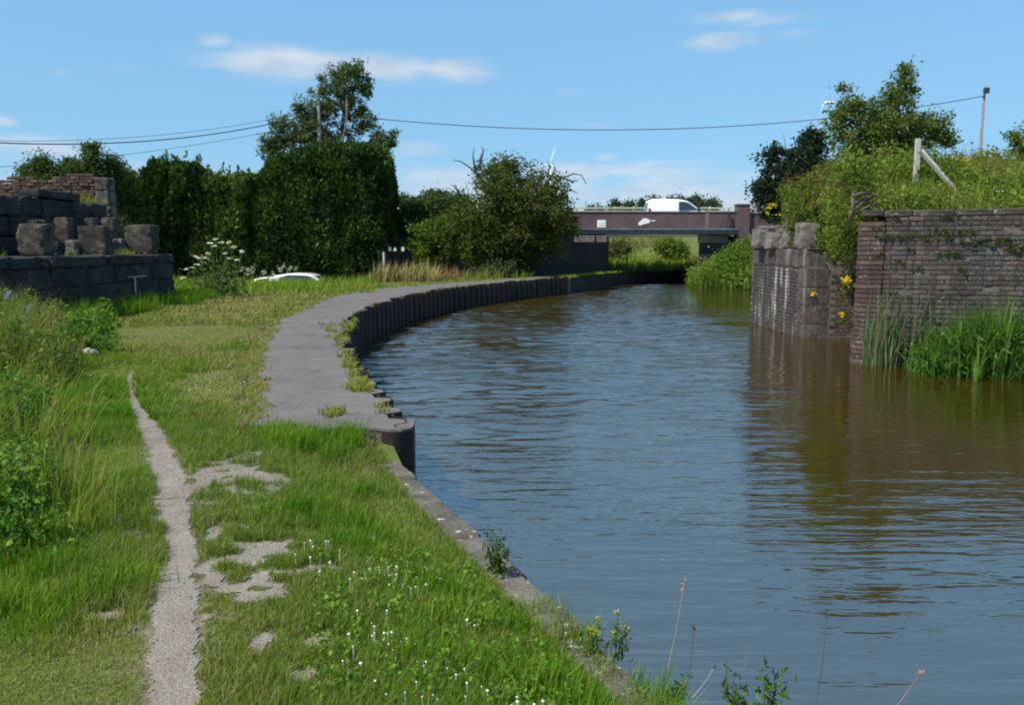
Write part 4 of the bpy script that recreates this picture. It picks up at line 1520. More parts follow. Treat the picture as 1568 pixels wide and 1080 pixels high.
# hawthorn by the bridge
HAW = [(.042, .064, .012), (.066, .092, .016), (.092, .118, .022), (.125, .14, .03)]
HWY = 37.6
bs = [blob(785, 300, 78, 52, HWY), blob(760, 345, 70, 50, HWY), blob(820, 345, 60, 48, HWY), blob(730, 370, 45, 40, HWY), blob(700, 350, 26, 34, HWY), blob(850, 350, 32, 40, HWY), blob(770, 268, 48, 26, HWY), blob(840, 300, 36, 34, HWY), blob(775, 395, 62, 24, HWY)]
def pxl(pts, Y):
    return [ony(a, b_, Y) for a, b_ in pts]
tw = []
for pts in ([(735, 272), (722, 258), (706, 247), (694, 245)], [(728, 262), (724, 240), (726, 226)], [(735, 262), (736, 240), (742, 228)], [(728, 262), (736, 250), (740, 232), (738, 224)], [(785, 255), (790, 240), (806, 244)], [(770, 252), (778, 240), (786, 236)],
            [(845, 285), (862, 272), (878, 266), (890, 268), (898, 282)], [(862, 272), (876, 278), (886, 276)], [(842, 275), (850, 258), (846, 250)], [(855, 300), (874, 290), (884, 296)], [(838, 272), (842, 255), (838, 246)], [(705, 300), (697, 286), (690, 282)]):
    tw.append((pxl(pts, HWY - .3), np.linspace(.05, .016, len(pts))))
tree('hawthorn', 'broad hawthorn bush with bare twigs poking out beside the road bridge', 'bush', bs, 620, 62, .33, .14, HAW, (ony(785, 400, HWY).x, HWY, .6), .14, nl=20, seed=33, extra=tw, jit=.2)
rng = np.random.default_rng(4)
# leafy bushes left of it
LB = [(.07, .125, .014), (.10, .17, .018), (.13, .20, .025), (.05, .09, .014)]
bs = [blob(655, 375, 30, 30, 38.6), blob(680, 385, 26, 24, 38.6), blob(640, 395, 22, 16, 38.6), blob(672, 352, 26, 20, 38.6)]
tree('bush', 'bright green leafy bush left of the hawthorn', 'bush', bs, 150, 55, .3, .15, LB, (ony(660, 400, 38.6).x, 38.6, .3), .06, 'bushes near the hawthorn', nl=8, seed=35)
bs = [blob(640, 335, 34, 26, 41.2), blob(675, 325, 34, 26, 41.2), blob(612, 335, 14, 16, 41.2), blob(700, 320, 24, 24, 41.2)]
tree('bush', 'taller mid green bush behind the bright leafy one', 'bush', bs, 150, 50, .34, .16, [(.045, .08, .02), (.065, .105, .025), (.09, .135, .035)], (ony(660, 360, 41.2).x, 41.2, .2), .08, 'bushes near the hawthorn', nl=8, seed=36)
bs = [blob(740, 418, 34, 12, 36.2), blob(770, 412, 24, 14, 36.2)]
tree('bush', 'low grey green bush at the foot of the hawthorn', 'bush', bs, 60, 45, .25, .12, [(.05, .075, .03), (.075, .105, .05)], (ony(752, 426, 36.2).x, 36.2, .65), .03, 'bushes near the hawthorn', nl=4, seed=37)
# distant trees
DT = [(.045, .075, .028), (.06, .095, .035), (.08, .115, .045)]
for q, (px, pt, hw, Y, lab) in enumerate([(612, 303, 20, 90, 'small distant tree nearest the conifer block'), (640, 306, 16, 95, 'distant low tree between two rounder ones left of the hawthorn'), (664, 293, 24, 92, 'rounded distant tree just left of the hawthorn'), (700, 300, 22, 96, 'distant tree half hidden by the hawthorn')]):
    bs = [blob(px, (pt + 330)/2, hw, (330 - pt)/2, Y), blob(px + 5, pt + 10, hw*.6, 10, Y)]
    c = ony(px, 378, Y)
    tree('distant_tree', lab, 'tree', bs, 60, 40, .7, .40, DT, (c.x, Y, -1.3), .2, 'distant trees left of the hawthorn', nl=5, seed=50 + q)
FT = [(.035, .06, .035), (.05, .08, .042), (.065, .095, .05)]
spec = [(905, 316, 6), (918, 317, 5), (942, 308, 9), (962, 309, 12), (984, 306, 10), (1004, 303, 11), (1024, 303, 9), (1040, 299, 8), (1053, 305, 10), (1066, 301, 8), (1078, 305, 8), (1093, 309, 5)]
flab = ['tiny far tree left of the van nearest the hawthorn', 'tiny far tree second from the hawthorn', 'far tree left of the van above the railing', 'wide far tree left of the van', 'far tree touching the back of the van', 'far tree behind the van roof, rear half', 'far tree behind the middle of the van roof', 'tallest far pine behind the van roof', 'far tree above the van windscreen', 'far tall tree just ahead of the van windscreen', 'far tree above the van bonnet', 'small far tree ahead of the van']
for q, (px, pt, hw) in enumerate(spec):
    Y = 165 + (q*7) % 11
    bs = [blob(px, (pt + 335)/2, hw, (335 - pt)/2, Y), blob(px, pt + 5, hw*.55, 5, Y)]
    c = ony(px, 378, Y)
    tree('far_tree', flab[q], 'tree', bs, 40, 26, .9, .55, FT, (c.x, Y, -1.3), .3, 'far trees beyond the bridge', nl=4, seed=70 + q)
# a small bush and rough bank seen under the bridge
bs = [blob(1033, 386, 22, 15, 57), blob(1020, 376, 16, 10, 57)]
tree('bush', 'green bush seen through the bridge opening', 'bush', bs, 60, 45, .4, .22, LB[:3], (ony(1030, 400, 57).x, 57, .9), .05, None, nl=4, seed=90)
bs = [blob(947, 380, 14, 14, 58)]
tree('bush', 'olive bush beside the abutment through the bridge opening', 'bush', bs, 36, 45, .4, .22, [(.10, .11, .03), (.13, .13, .05)], (ony(947, 398, 58).x, 58, .9), .05, None, nl=4, seed=91)

# right-hand trees on the mound
RTY = 19.5
RT = [(.07, .11, .016), (.10, .15, .022), (.135, .19, .03), (.05, .08, .014), (.15, .18, .06)]
bs = [blob(1350, 190, 62, 40, RTY), blob(1320, 215, 44, 36, RTY), blob(1390, 215, 44, 36, RTY), blob(1378, 140, 24, 26, RTY), blob(1300, 170, 30, 22, RTY), blob(1425, 195, 28, 24, RTY), blob(1293, 138, 8, 10, RTY), blob(1440, 215, 22, 16, RTY), blob(1385, 112, 12, 12, RTY), blob(1275, 195, 16, 14, RTY), blob(1345, 235, 60, 16, RTY)]
tree('sallow_tree', 'bushy green tree growing on the mound behind the concrete post', 'tree', bs, 430, 40, .16, .08, RT, (ony(1370, 260, RTY).x, RTY, 3.3), .06, None, nl=34, seed=41, shell=.55, top=ony(1380, 120, RTY))
DB = [(.014, .028, .016), (.022, .04, .02), (.034, .055, .026)]
DBY = 23.0
bs = [blob(1215, 265, 44, 38, DBY), blob(1190, 295, 30, 30, DBY), blob(1240, 240, 30, 30, DBY), blob(1245, 215, 14, 18, DBY), blob(1175, 240, 12, 12, DBY), blob(1168, 285, 14, 8, DBY), blob(1190, 230, 10, 12, DBY), blob(1165, 310, 14, 8, DBY), blob(1185, 325, 26, 20, DBY)]
tree('dark_bush', 'dark thorny bush at the left end of the mound', 'bush', bs, 300, 46, .18, .10, DB, (ony(1215, 330, DBY).x, DBY, 1.6), .06, None, nl=30, seed=42, shell=.5)
bs = [blob(1258, 288, 32, 28, 18.8), blob(1295, 266, 36, 22, 18.4), blob(1228, 312, 24, 18, 19.2), blob(1330, 262, 38, 16, 18), blob(1285, 290, 38, 24, 17.9)]
tree('bramble_bush', 'pale green bramble bush between the dark bush and the brick wall', 'bush', bs, 330, 40, .15, .07, [(.08, .13, .016), (.11, .165, .02), (.15, .20, .03), (.19, .17, .055), (.16, .10, .05)], (ony(1280, 310, 18.6).x, 18.6, 2.4), .03, None, nl=16, seed=44)
bs = [blob(1562, 215, 14, 22, 18), blob(1548, 205, 6, 8, 18), blob(1575, 230, 20, 18, 18)]
tree('shrub', 'sparse shrub at the right end of the mound skyline', 'shrub', bs, 46, 22, .12, .07, RT[:3], (ony(1562, 260, 18).x, 18, 3.4), .02, None, nl=10, seed=43, shell=.6)

# ------------------------------------------------------------------ grass
def blades(P, h, w, col, rng, lean=.45, curl=.5, tipcol=1.12):
    """One bent blade (3 triangles) per point."""
    n = len(P)
    a = rng.uniform(0, 2*math.pi, n)
    side = np.column_stack([np.cos(a), np.sin(a), np.zeros(n)])
    b_ = rng.uniform(0, 2*math.pi, n)
    ld = np.column_stack([np.cos(b_), np.sin(b_), np.zeros(n)])*(np.abs(rng.normal(0, lean, n)))[:, None] + np.array([.10, .06, 0])
    h = h[:, None]
    w = w[:, None]
    mid = P + np.array([0, 0, 1.0])*h*.55 + ld*h*.35
    tip = P + np.array([0, 0, 1.0])*h*(1 - .25*np.linalg.norm(ld, axis=1)[:, None]*curl) + ld*h*1.05
    V = np.stack([P - side*w*.5, P + side*w*.5, mid + side*w*.38, mid - side*w*.38, tip], 1).reshape(-1, 3)
    i = np.arange(n)*5
    Fq = np.column_stack([i, i + 1, i + 2, i + 3])
    Ft = np.column_stack([i + 3, i + 2, i + 4])
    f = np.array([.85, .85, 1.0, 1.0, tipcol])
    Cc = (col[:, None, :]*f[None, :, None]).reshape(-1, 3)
    return V, [Fq, Ft], Cc


G_FRESH = np.array([.160, .258, .024])
G_LUSH = np.array([.098, .208, .014])
G_LIGHT = np.array([.215, .275, .04])
G_DRY = np.array([.27, .25, .07])
G_STRAW = np.array([.36, .31, .17])


def lawn_fields(x, y):
    """dryness 0..1, lushness 0..1 and height factor of the verge."""
    d = edge_x(y) - x
    worn = np.interp(y, [2.3, 3.2, 5, 6.5, 8, 9.5, 12, 17, 24], [-.95, -1.05, -1.35, -1.75, -2.5, -3.2, -4.6, -6.0, -6.8])
    wid = np.interp(y, [2.3, 5, 8, 12, 20], [.62, .75, 1.05, 1.6, 2.2])
    u = (x - worn)/wid
    dry = np.exp(-u*u)*1.0
    dry = dry + .42*(fbm(x, y, 1.1, 3, 3) - .5) + .3*(fbm(x, y, 4.5, 2, 9) - .5) - .04
    dry = dry*(1 - .7*np.exp(-((d - 1.0)/.75)**2)*(y < 6.2))
    # straw fringe beside the towpath
    fr = np.exp(-((x - path_x(y) + .10)/.10)**2)*(y > 6.2)*(y < 30)
    dry = np.maximum(dry, fr*.8)
    lush = sstep(.45, .62, fbm(x, y, .9, 3, 21))
    lush = np.maximum(lush, .85*np.exp(-((d - .85)/.55)**2)*(y < 5.9))
    hf = .55 + .9*lush - .45*np.clip(dry, 0, 1)
    return np.clip(dry, 0, 1), np.clip(lush, 0, 1), np.clip(hf, .42, 2)


def scatter(n, y0, y1, xr, rng, power=1.0):
    y = y0 + (y1 - y0)*rng.random(n)**power
    lo, hi = xr(y)
    return lo + (hi - lo)*rng.random(n), y


def view_l(y, m=1.0):
    return -(.66*y + m)


def lawn(name, n, y0, y1, h, w, label, seed, power, m=1.0):
    rng = np.random.default_rng(seed)
    x, y = scatter(n, y0, y1, lambda yy: (view_l(yy, m), edge_x(yy) - np.where(yy < RET_Y, .10, .0)), rng, power)
    d = edge_x(y) - x
    dry, lush, hf = lawn_fields(x, y)
    b0, b1 = bare(x, y, True)
    br = np.maximum(b0, b1)
    keep = rng.random(n) > np.clip(np.maximum(sstep(-.40, .50, b0), .80*sstep(-.25, .25, b1)), 0, .985)
    keep &= ~((y > RET_Y + .12) & (y < STEP_Y) & (x > path_x(y) - .01 + .05*(fbm(x, y, 6, 2) - .4)))
    keep &= ~((y < RET_Y) & (d < .07 + .12*(fbm(x, y, 5, 2) - .5)*2))
    x, y, d, dry, lush, hf, br = [q[keep] for q in (x, y, d, dry, lush, hf, br)]
    n = len(x)
    z = z_left(x, y)
    base = G_FRESH*(1 - lush)[:, None] + G_LUSH*lush[:, None]
    base = base + (G_LIGHT - base)*(sstep(.45, .7, fbm(x, y, 2.3, 2, 5))*.7*(1 - lush))[:, None]
    c = base + (G_DRY - base)*(dry*.9*rng.uniform(.4, 1.3, n)).clip(0, 1)[:, None]
    st = rng.random(n) < .06 + .34*dry
    c[st] = G_STRAW*rng.uniform(.7, 1.1, (st.sum(), 1))
    c = np.clip(c*(1 + rng.normal(0, .24, (n, 1))), .01, .8)
    hh_ = h*hf*rng.uniform(.55, 1.35, n)*(1 - .66*sstep(-.3, .2, br))
    ww = w*rng.uniform(.7, 1.3, n)
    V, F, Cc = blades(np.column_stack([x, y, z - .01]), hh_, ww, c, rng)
    o_ = link(name, mesh_np(name, V, F, M_grass, Cc))
    return tag(o_, label, 'grass', None, 'stuff')


lawn('grass', 225000, 1.85, 7.0, .052, .0038, 'short mixed green and dry grass of the near verge', 101, 1.35, .6)
lawn('grass', 135000, 6.3, 15.0, .064, .0095, 'grass of the middle verge around the worn track', 102, 1.25, .8)
lawn('grass', 70000, 14.0, 33.0, .11, .024, 'far grass verge between the towpath and the conifers', 103, 1.2, 1.5)

lawn('grass', 70000, 1.8, 3.9, .055, .0032, 'fine short grass closest to the camera', 104, 1.0, .5)
# taller tufts: lush clumps near the coping, along the towpath edge, under the abutment, beside the bushes
def tufts(name, spots, label, seed, mat=None):
    """spots: (x, y, radius, n, height, width, colour, lean)"""
    rng = np.random.default_rng(seed)
    Vs, Q, T, Cs, off = [], [], [], [], 0
    for (x, y, r, n, h, w, c, ln, zf) in spots:
        px_ = x + rng.normal(0, r, n)*.6
        py_ = y + rng.normal(0, r, n)*.6
        z = zf(px_, py_) if callable(zf) else np.full(n, zf)
        cc = np.clip(np.array(c)[None, :]*(1 + rng.normal(0, .2, (n, 1))), .01, .8)
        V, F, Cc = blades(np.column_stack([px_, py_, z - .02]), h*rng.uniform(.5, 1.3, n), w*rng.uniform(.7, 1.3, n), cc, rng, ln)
        Vs.append(V)
        Q.append(F[0] + off)
        T.append(F[1] + off)
        Cs.append(Cc)
        off += len(V)
    o_ = link(name, mesh_np(name, np.vstack(Vs), [np.vstack(Q), np.vstack(T)], mat or M_grass, np.vstack(Cs)))
    return tag(o_, label, 'grass', None, 'stuff')


rng = np.random.default_rng(201)
sp = []
for px, py, r, n, h in [(480, 790, .16, 420, .15), (455, 800, .12, 260, .14), (560, 830, .16, 380, .13), (620, 900, .16, 360, .12), (430, 690, .2, 520, .16), (480, 680, .2, 500, .16), (520, 690, .14, 360, .15), (540, 740, .14, 300, .13), (410, 665, .14, 320, .13),
                        (310, 565, .3, 360, .15), (345, 540, .35, 420, .16), (290, 580, .25, 260, .13), (60, 900, .25, 420, .14), (120, 920, .2, 300, .12), (30, 960, .2, 300, .13), (740, 960, .16, 380, .12), (800, 1010, .14, 380, .12), (680, 1000, .16, 340, .11), (850, 1030, .12, 320, .12), (930, 1060, .10, 300, .12)]:
    p_ = onz(px, py, .64)
    for _ in range(5):
        sp.append((p_.x + rng.normal(0, r*.7), p_.y + rng.normal(0, r*.7), r*.45, n//4, h*rng.uniform(.8, 1.15), .0055, G_LUSH if rng.random() < .55 else G_FRESH, .3, z_left))
# against the end of the towpath
for _ in range(26):
    sp.append((rng.uniform(-1.9, -.98), rng.uniform(5.55, 5.9), .07, 40, .12, .006, G_FRESH, .4, z_left))
tufts('grass_tufts', sp, 'lush darker grass clumps along the near canal verge', 202)
sp = []
for _ in range(150):                                    # long grass in the shade of the left abutment
    y = rng.uniform(12, 20.8)
    sp.append((AX + rng.uniform(.05, .8), y, .22, 34, rng.uniform(.2, .42), .013, G_LUSH if rng.random() < .6 else G_FRESH, .3, z_left))
for _ in range(160):
    px, py = rng.uniform(270, 560), rng.uniform(428, 452)
    p_ = onz(px, py, .66)
    sp.append((p_.x, p_.y, .45, 26, rng.uniform(.2, .4), .028, G_FRESH if rng.random() < .6 else G_LIGHT, .35, z_left))
for _ in range(150):
    px, py = rng.uniform(560, 860), rng.uniform(409, 430)
    p_ = onz(px, py, .66)
    if p_.x < path_x(p_.y) - .5 and p_.y < 37.5:
        cc = G_FRESH if rng.random() < .5 else G_DRY*.9
        sp.append((p_.x, p_.y, .4, 24, rng.uniform(.25, .55), .032, cc, .35, z_left))
tufts('long_grass', sp, 'long rough grass below the abutment, conifers and hawthorn', 203)
sp = []
for _ in range(60):                                     # weeds on the ledge and along the ballast wall
    sp.append((rng.uniform(-9.6, -8.5), rng.uniform(13, 19.9), .12, 10, rng.uniform(.08, .22), .012, G_DRY if rng.random() < .6 else G_FRESH, .5, 1.82))
for _ in range(130):
    sp.append((rng.uniform(-15, -10.3), rng.uniform(20.5, 21.05), .15, 16, rng.uniform(.15, .48), .014, [G_LIGHT, G_FRESH, G_DRY][rng.integers(3)], .4, 2.93))
for _ in range(50):
    sp.append((rng.uniform(-15, -10.6), 21.3, .1, 12, rng.uniform(.08, .22), .013, [G_LIGHT, G_DRY][rng.integers(2)], .5, 3.56))
tufts('ruin_grass', sp[-240:], 'grass and weeds rooted on the ruined abutment and parapet', 207)
del sp[:]
# seeding rust-brown docks
sp = []
for px, py, n in [(505, 412, 6), (520, 410, 7), (540, 412, 8), (560, 411, 7), (580, 412, 4), (690, 418, 4), (697, 416, 4), (608, 409, 5), (480, 416, 3), (285, 428, 5), (295, 424, 4)]:
    for _ in range(n):
        p_ = ony(px + rng.normal(0, 11), py + 20, 33 + rng.uniform(-1.5, 1.5))
        sp.append((p_.x, p_.y, .3, 14, rng.uniform(.3, .75), .035, np.array([.19, .10, .045])*rng.uniform(.6, 1.3), .3, z_left))
for _ in range(120):
    p_ = ony(rng.uniform(555, 665), 425, rng.uniform(31, 35.5))
    sp.append((p_.x, p_.y, .3, 16, rng.uniform(.45, .85), .035, (G_DRY if rng.random() < .6 else np.array([.24, .16, .07]))*.9, .3, z_left))
tufts('dock_stalks', sp, 'rust brown seeding dock stalks in front of the conifers', 204, M_dry)
# moss and grass rooted on the pile tops and at the joint of the slab
sp = []
for px, py, n in [(535, 492, 6), (528, 505, 8), (522, 520, 7), (530, 545, 5), (536, 560, 8), (545, 580, 9), (552, 590, 9), (560, 598, 5), (515, 512, 4), (505, 508, 3), (512, 636, 6), (590, 622, 2), (500, 500, 3), (540, 596, 2)]:
    for _ in range(n):
        p_ = onz(px + rng.normal(0, 5), py + rng.normal(0, 4), .71)
        sp.append((p_.x, p_.y, .05, 22, .075, .011, (G_LIGHT + G_DRY)*.5, .6, .715))
for y in np.arange(6.2, 34, .11):
    if vnoise(y, 4, .9) > .45 and rng.random() < .6:
        sp.append((float(pile_x(y)) + rng.normal(-.03, .04), y, .05, 9, rng.uniform(.03, .07) + .0015*y, .009 + .0006*y, [(G_LIGHT + G_DRY)*.45, G_DRY*.6, G_FRESH*.8][rng.integers(3)], .6, .70))
tufts('moss_tufts', sp, 'yellow green moss and grass along the sheet pile tops', 205)

# fringe spilling over the coping and far bank edging
sp = []
for y in np.arange(2.3, 5.5, .05):
    if rng.random() < .8:
        sp.append((float(cope_x(y)) - .15 - .05*vnoise(y, 0, 3) + rng.normal(0, .025), y, .04, 24, .085, .004, G_FRESH if rng.random() < .7 else G_DRY, .6, z_left))
for _ in range(60):
    p_ = onz(rng.uniform(880, 1030), 0, .5) if False else None
    y = rng.uniform(2.2, 3.2)
    sp.append((float(cope_x(y)) - rng.uniform(.0, .2), y, .05, 26, rng.uniform(.08, .16), .0045, [G_FRESH, G_LUSH, G_DRY][rng.integers(3)], .45, .48))
for y in np.arange(STEP_Y + .2, 50, .16):
    sp.append((float(pile_x(y)) - .25, y, .12, 24, .2, .04, G_FRESH if rng.random() < .5 else G_LIGHT, .4, .58))
for y in np.concatenate([np.arange(5.9, 14, .05), np.arange(14, 33, .12)]):
    for _ in range(2):
        q_ = G_STRAW*.8 if rng.random() < .45 else (G_DRY if rng.random() < .5 else G_FRESH)
        sp.append((float(path_x(y)) + rng.normal(-.02, .05) + .07*math.sin(y*5.1)*(vnoise(y, 1, 2) > .4), y, .05, 14, .075, .007 + .0007*y, q_, .6, .69))
tufts('edge_grass', sp, 'grass fringe spilling onto the canal edge stones', 206)

# ------------------------------------------------------------------ weeds on the left bank
def weeds(name, pts, label, seed, leaf, cols, cat='weeds', hgt=.6, nl=46, spread=.22, stems=True, droop=.3, aspect=.6):
    """Leafy plants: leaves arranged up each stem, sizes shrinking towards the tip."""
    rng = np.random.default_rng(seed)
    P, sz, kk = [], [], []
    mb_ = MB()
    for (x, y, z) in pts:
        h = hgt*rng.uniform(.5, 1.25)
        t_ = rng.random(nl)**.8
        a = rng.uniform(0, 2*math.pi, nl)
        r = spread*(1.1 - t_*.8)*rng.uniform(.3, 1.1, nl)
        lx, ly = rng.normal(0, .12, 2)*h
        P.append(np.column_stack([x + lx*t_ + r*np.cos(a), y + ly*t_ + r*np.sin(a), z + h*t_]))
        sz.append(leaf*(1.25 - .6*t_))
        kk.append(np.full(nl, rng.integers(len(cols))))
        if stems:
            mb_.tube([(x, y, z - .03), (x + lx*.5, y + ly*.5, z + h*.5), (x + lx, y + ly, z + h)], [.006, .005, .003], 3, (.06, .10, .03))
    P, sz, kk = np.vstack(P), np.concatenate(sz), np.concatenate(kk)
    V, F, Cc = leaves(P, sz, pal(len(P), cols, rng=rng, k=kk, jit=.2), aspect, .1, rng, droop)
    if stems:
        sV = np.vstack(mb_.v)
        Fs = [F + len(sV)] + mb_.faces()
        V = np.vstack([sV, V])
        Cc = np.vstack([np.vstack(mb_.c), Cc])
        # group faces by size
        by = {}
        for f in Fs:
            by.setdefault(f.shape[1], []).append(f)
        F = [np.vstack(f) for f in by.values()]
    o_ = link(name, mesh_np(name, V, F, M_leaf, Cc))
    return tag(o_, label, cat, None, 'stuff')


NET = [(.065, .145, .016), (.09, .185, .022), (.125, .23, .03), (.16, .25, .045)]
pts = []
while len(pts) < 280:
    y = 3.4 + 9.3*rng.random()
    b_ = abs(rng.normal(0, 1.5)) - .10*min(1, max(0, (y - 4)/2)) + .1
    x = -2.5 - .6*(y - 4.3) - b_
    if x < view_l(y, 1.2):
        continue
    if vnoise(x, y, .9, 4) < .34:
        continue
    pts.append((x, y, float(z_left(x, y))))
weeds('nettles', pts, 'dense nettles and brambles on the bank at the left edge', 301, .046, NET, hgt=.33, nl=120, spread=.24)
pts = []
for _ in range(150):                                    # low clover-like leaves at the margin
    y = 3.4 + 6*rng.random()
    x = -2.75 - .6*(y - 4.3) - abs(rng.normal(0, .3))
    if x > view_l(y, .5):
        pts.append((x, y, float(z_left(x, y))))
weeds('broad_leaved_weeds', pts, 'low broad leaved weeds at the foot of the left bank', 302, .055, NET[1:], hgt=.14, nl=26, spread=.13, stems=False, aspect=.85)
sp = []
for _ in range(400):                                    # tall straw-coloured grasses at the back of the bank
    px, py = rng.uniform(-70, 90), rng.uniform(400, 560)
    p_ = ony(px, py, rng.uniform(7.6, 12.5))
    cc = [G_STRAW*.7, G_DRY*.8, G_FRESH*.8, G_LUSH*.8, G_STRAW*.5][rng.integers(5)]
    sp.append((p_.x, p_.y, .14, 16, rng.uniform(.45, .8)*(.95 if px < 45 else .6), .010, cc, .28, z_left))
tufts('tall_grass', sp, 'tall yellowing grasses on the left bank before the abutment', 303)
sp = []
for _ in range(230):                                    # long grass growing up through the nettles
    y = rng.uniform(3.6, 11)
    x = -2.45 - .6*(y - 4.3) - abs(rng.normal(0, 1.1)) + .12
    sp.append((x, y, .13, 26, rng.uniform(.22, .5), .006, [G_FRESH, G_LIGHT, G_DRY, G_LUSH, G_STRAW*.7][rng.integers(5)], .4, z_left))
tufts('bank_grass', sp, 'long mixed grass growing through the nettles on the left bank', 306)
pts = []
for _ in range(70):                                     # bright leafy patch in front of the dark stones
    p_ = ony(rng.uniform(60, 165), 470, rng.uniform(10.0, 15.5))
    pts.append((p_.x, p_.y, float(z_left(p_.x, p_.y))))
weeds('leafy_weeds', pts, 'bright green leafy weeds against the dark abutment stones', 304, .10, NET[:3], hgt=.36, nl=50, spread=.3)

pts = []
for _ in range(150):                                    # mixed herbs up the back of the bank
    p_ = ony(rng.uniform(-80, 70), 480, rng.uniform(7.4, 12.5))
    pts.append((p_.x, p_.y, float(z_left(p_.x, p_.y))))
weeds('bank_herbs', pts, 'mixed green herbs on the rising bank at the left edge', 305, .07, [(.085, .16, .022), (.12, .20, .03), (.16, .22, .05), (.20, .20, .07)], hgt=.62, nl=80, spread=.26)

# lilac thistles, pale rubble in the grass
for q, (px, py) in enumerate(((14, 452), (42, 474))):
    p_ = ony(px, py, 9.6)
    g_ = float(z_left(p_.x, p_.y))
    root = empty('thistle', (p_.x, p_.y, g_), ['lilac thistle head at the extreme left of the bank', 'lilac thistle head nearer the abutment'][q], 'wildflower', 'thistles on the left bank')
    mb = MB().tube([(p_.x - .05, p_.y, g_), (p_.x, p_.y, p_.z)], [.008, .005], 5)
    mb.build('stem', plain('thistle_stem', (.07, .11, .04), .7) if q == 0 else bpy.data.materials['thistle_stem'], root)
    Pn = np.array([p_]) + rng.normal(0, .022, (70, 3))
    V, F, Cc = leaves(Pn, .035, pal(70, [(.28, .24, .42), (.36, .32, .5)], rng=rng), .4, .4, rng)
    world_obj('flower_head', V, F, M_leaf, root, Cc)
c = onz(105, 537, .7)
root = empty('stone_heap', (c.x, c.y, float(z_left(c.x, c.y))), 'low heap of pale broken stones lying in the grass', 'stone heap')
rz0 = float(z_left(c.x, c.y))
for q in range(20):
    px = 62 + 4.2*q + rng.normal(0, 2)
    p_ = onz(px, 527 + (px - 62)*.22 + rng.normal(0, 2.5), rz0)
    V, F = chip_block(rng.uniform(.07, .17), rng.uniform(.06, .12), rng.uniform(.05, .10), .02, 700 + q, 4, 5)
    link('stone', mesh_np('stone', V, F, M_rubble), root, (p_.x - c.x, p_.y - c.y, .0), (rng.normal(0, .3), rng.normal(0, .3), rng.uniform(0, 6)))

# white umbels by the end of the abutment
UY = 21.5
c = ony(332, 430, UY)
ug = float(z_left(c.x, c.y))
root = empty('cow_parsley', (c.x, UY, ug), 'tall white flowering umbellifer beside the abutment end', 'wildflower')
mb = MB()
heads = []
for px, py in [(330, 366), (322, 372), (338, 371), (351, 371), (358, 378), (345, 388), (327, 377), (316, 395), (310, 402), (302, 405), (296, 410), (350, 395), (362, 398), (306, 395), (300, 393), (318, 388), (371, 385), (285, 412), (280, 425)]:
    h_ = ony(px, py, UY + rng.uniform(-.4, .4))
    heads.append(h_)
    b_ = (c.x + rng.normal(0, .25), UY + rng.normal(0, .2), ug)
    mb.tube([b_, ((b_[0] + h_.x)/2 + rng.normal(0, .03), (b_[1] + h_.y)/2, (b_[2] + h_.z)/2 + .05), tuple(h_)], [.012, .009, .005], 4, (.10, .15, .05))
mb.build('stems', M_dry, root)
Vh = []
hm = None
hr = np.random.default_rng(9)
k_ = 16
a_ = np.arange(k_)*2*math.pi/k_
rr_ = .075*hr.uniform(.55, 1.15, k_)
V = np.vstack([[0, 0, .012], np.column_stack([rr_*.5*np.cos(a_), rr_*.5*np.sin(a_), hr.uniform(0, .02, k_)]), np.column_stack([rr_*np.cos(a_ + .1), rr_*np.sin(a_ + .1), hr.uniform(-.02, .012, k_)])])
i_ = np.arange(k_)
j_ = (i_ + 1) % k_
hm = mesh_np('flower_head', V, [np.column_stack([np.zeros(k_, int), 1 + i_, 1 + j_]), np.column_stack([1 + i_, 1 + k_ + i_, 1 + k_ + j_, 1 + j_])], M_leaf, pal(len(V), [(.72, .72, .64), (.55, .56, .45)], rng=hr))
for h_ in heads:
    link('flower_head', hm, root, (h_.x - c.x, h_.y - UY, h_.z - ug), (rng.normal(0, .3), rng.normal(0, .3), rng.uniform(0, 6)))
n_ = 900
Pn = np.column_stack([c.x + rng.normal(0, .36, n_), UY + rng.normal(0, .3, n_), ug + np.abs(rng.normal(0, .42, n_))])
V, F, Cc = leaves(Pn, .13, pal(n_, [(.07, .12, .025), (.10, .15, .04), (.13, .165, .06)], rng=rng), .5, .2, rng)
world_obj('foliage', V, F, M_leaf, root, Cc)
# sparse white umbels in front of the conifers
Pn = []
for px, py in [(428, 411), (434, 409), (446, 410), (454, 411), (430, 414), (441, 414), (381, 413), (388, 410), (378, 420), (405, 416), (418, 420), (370, 412), (386, 416)]:
    h_ = ony(px, py, 31 + rng.uniform(-1, 1))
    Pn.append(np.array([h_]) + rng.normal(0, .045, (16, 3)))
Pn = np.vstack(Pn)
V, F, Cc = leaves(Pn, .07, pal(len(Pn), [(.6, .6, .5), (.4, .42, .28)], rng=rng), .8, 0, rng)
o = link('umbel_flowers', mesh_np('umbel_flowers', V, F, M_leaf, Cc))
tag(o, 'scattered pale umbel flower heads before the dark conifers', 'wildflowers', None, 'stuff')

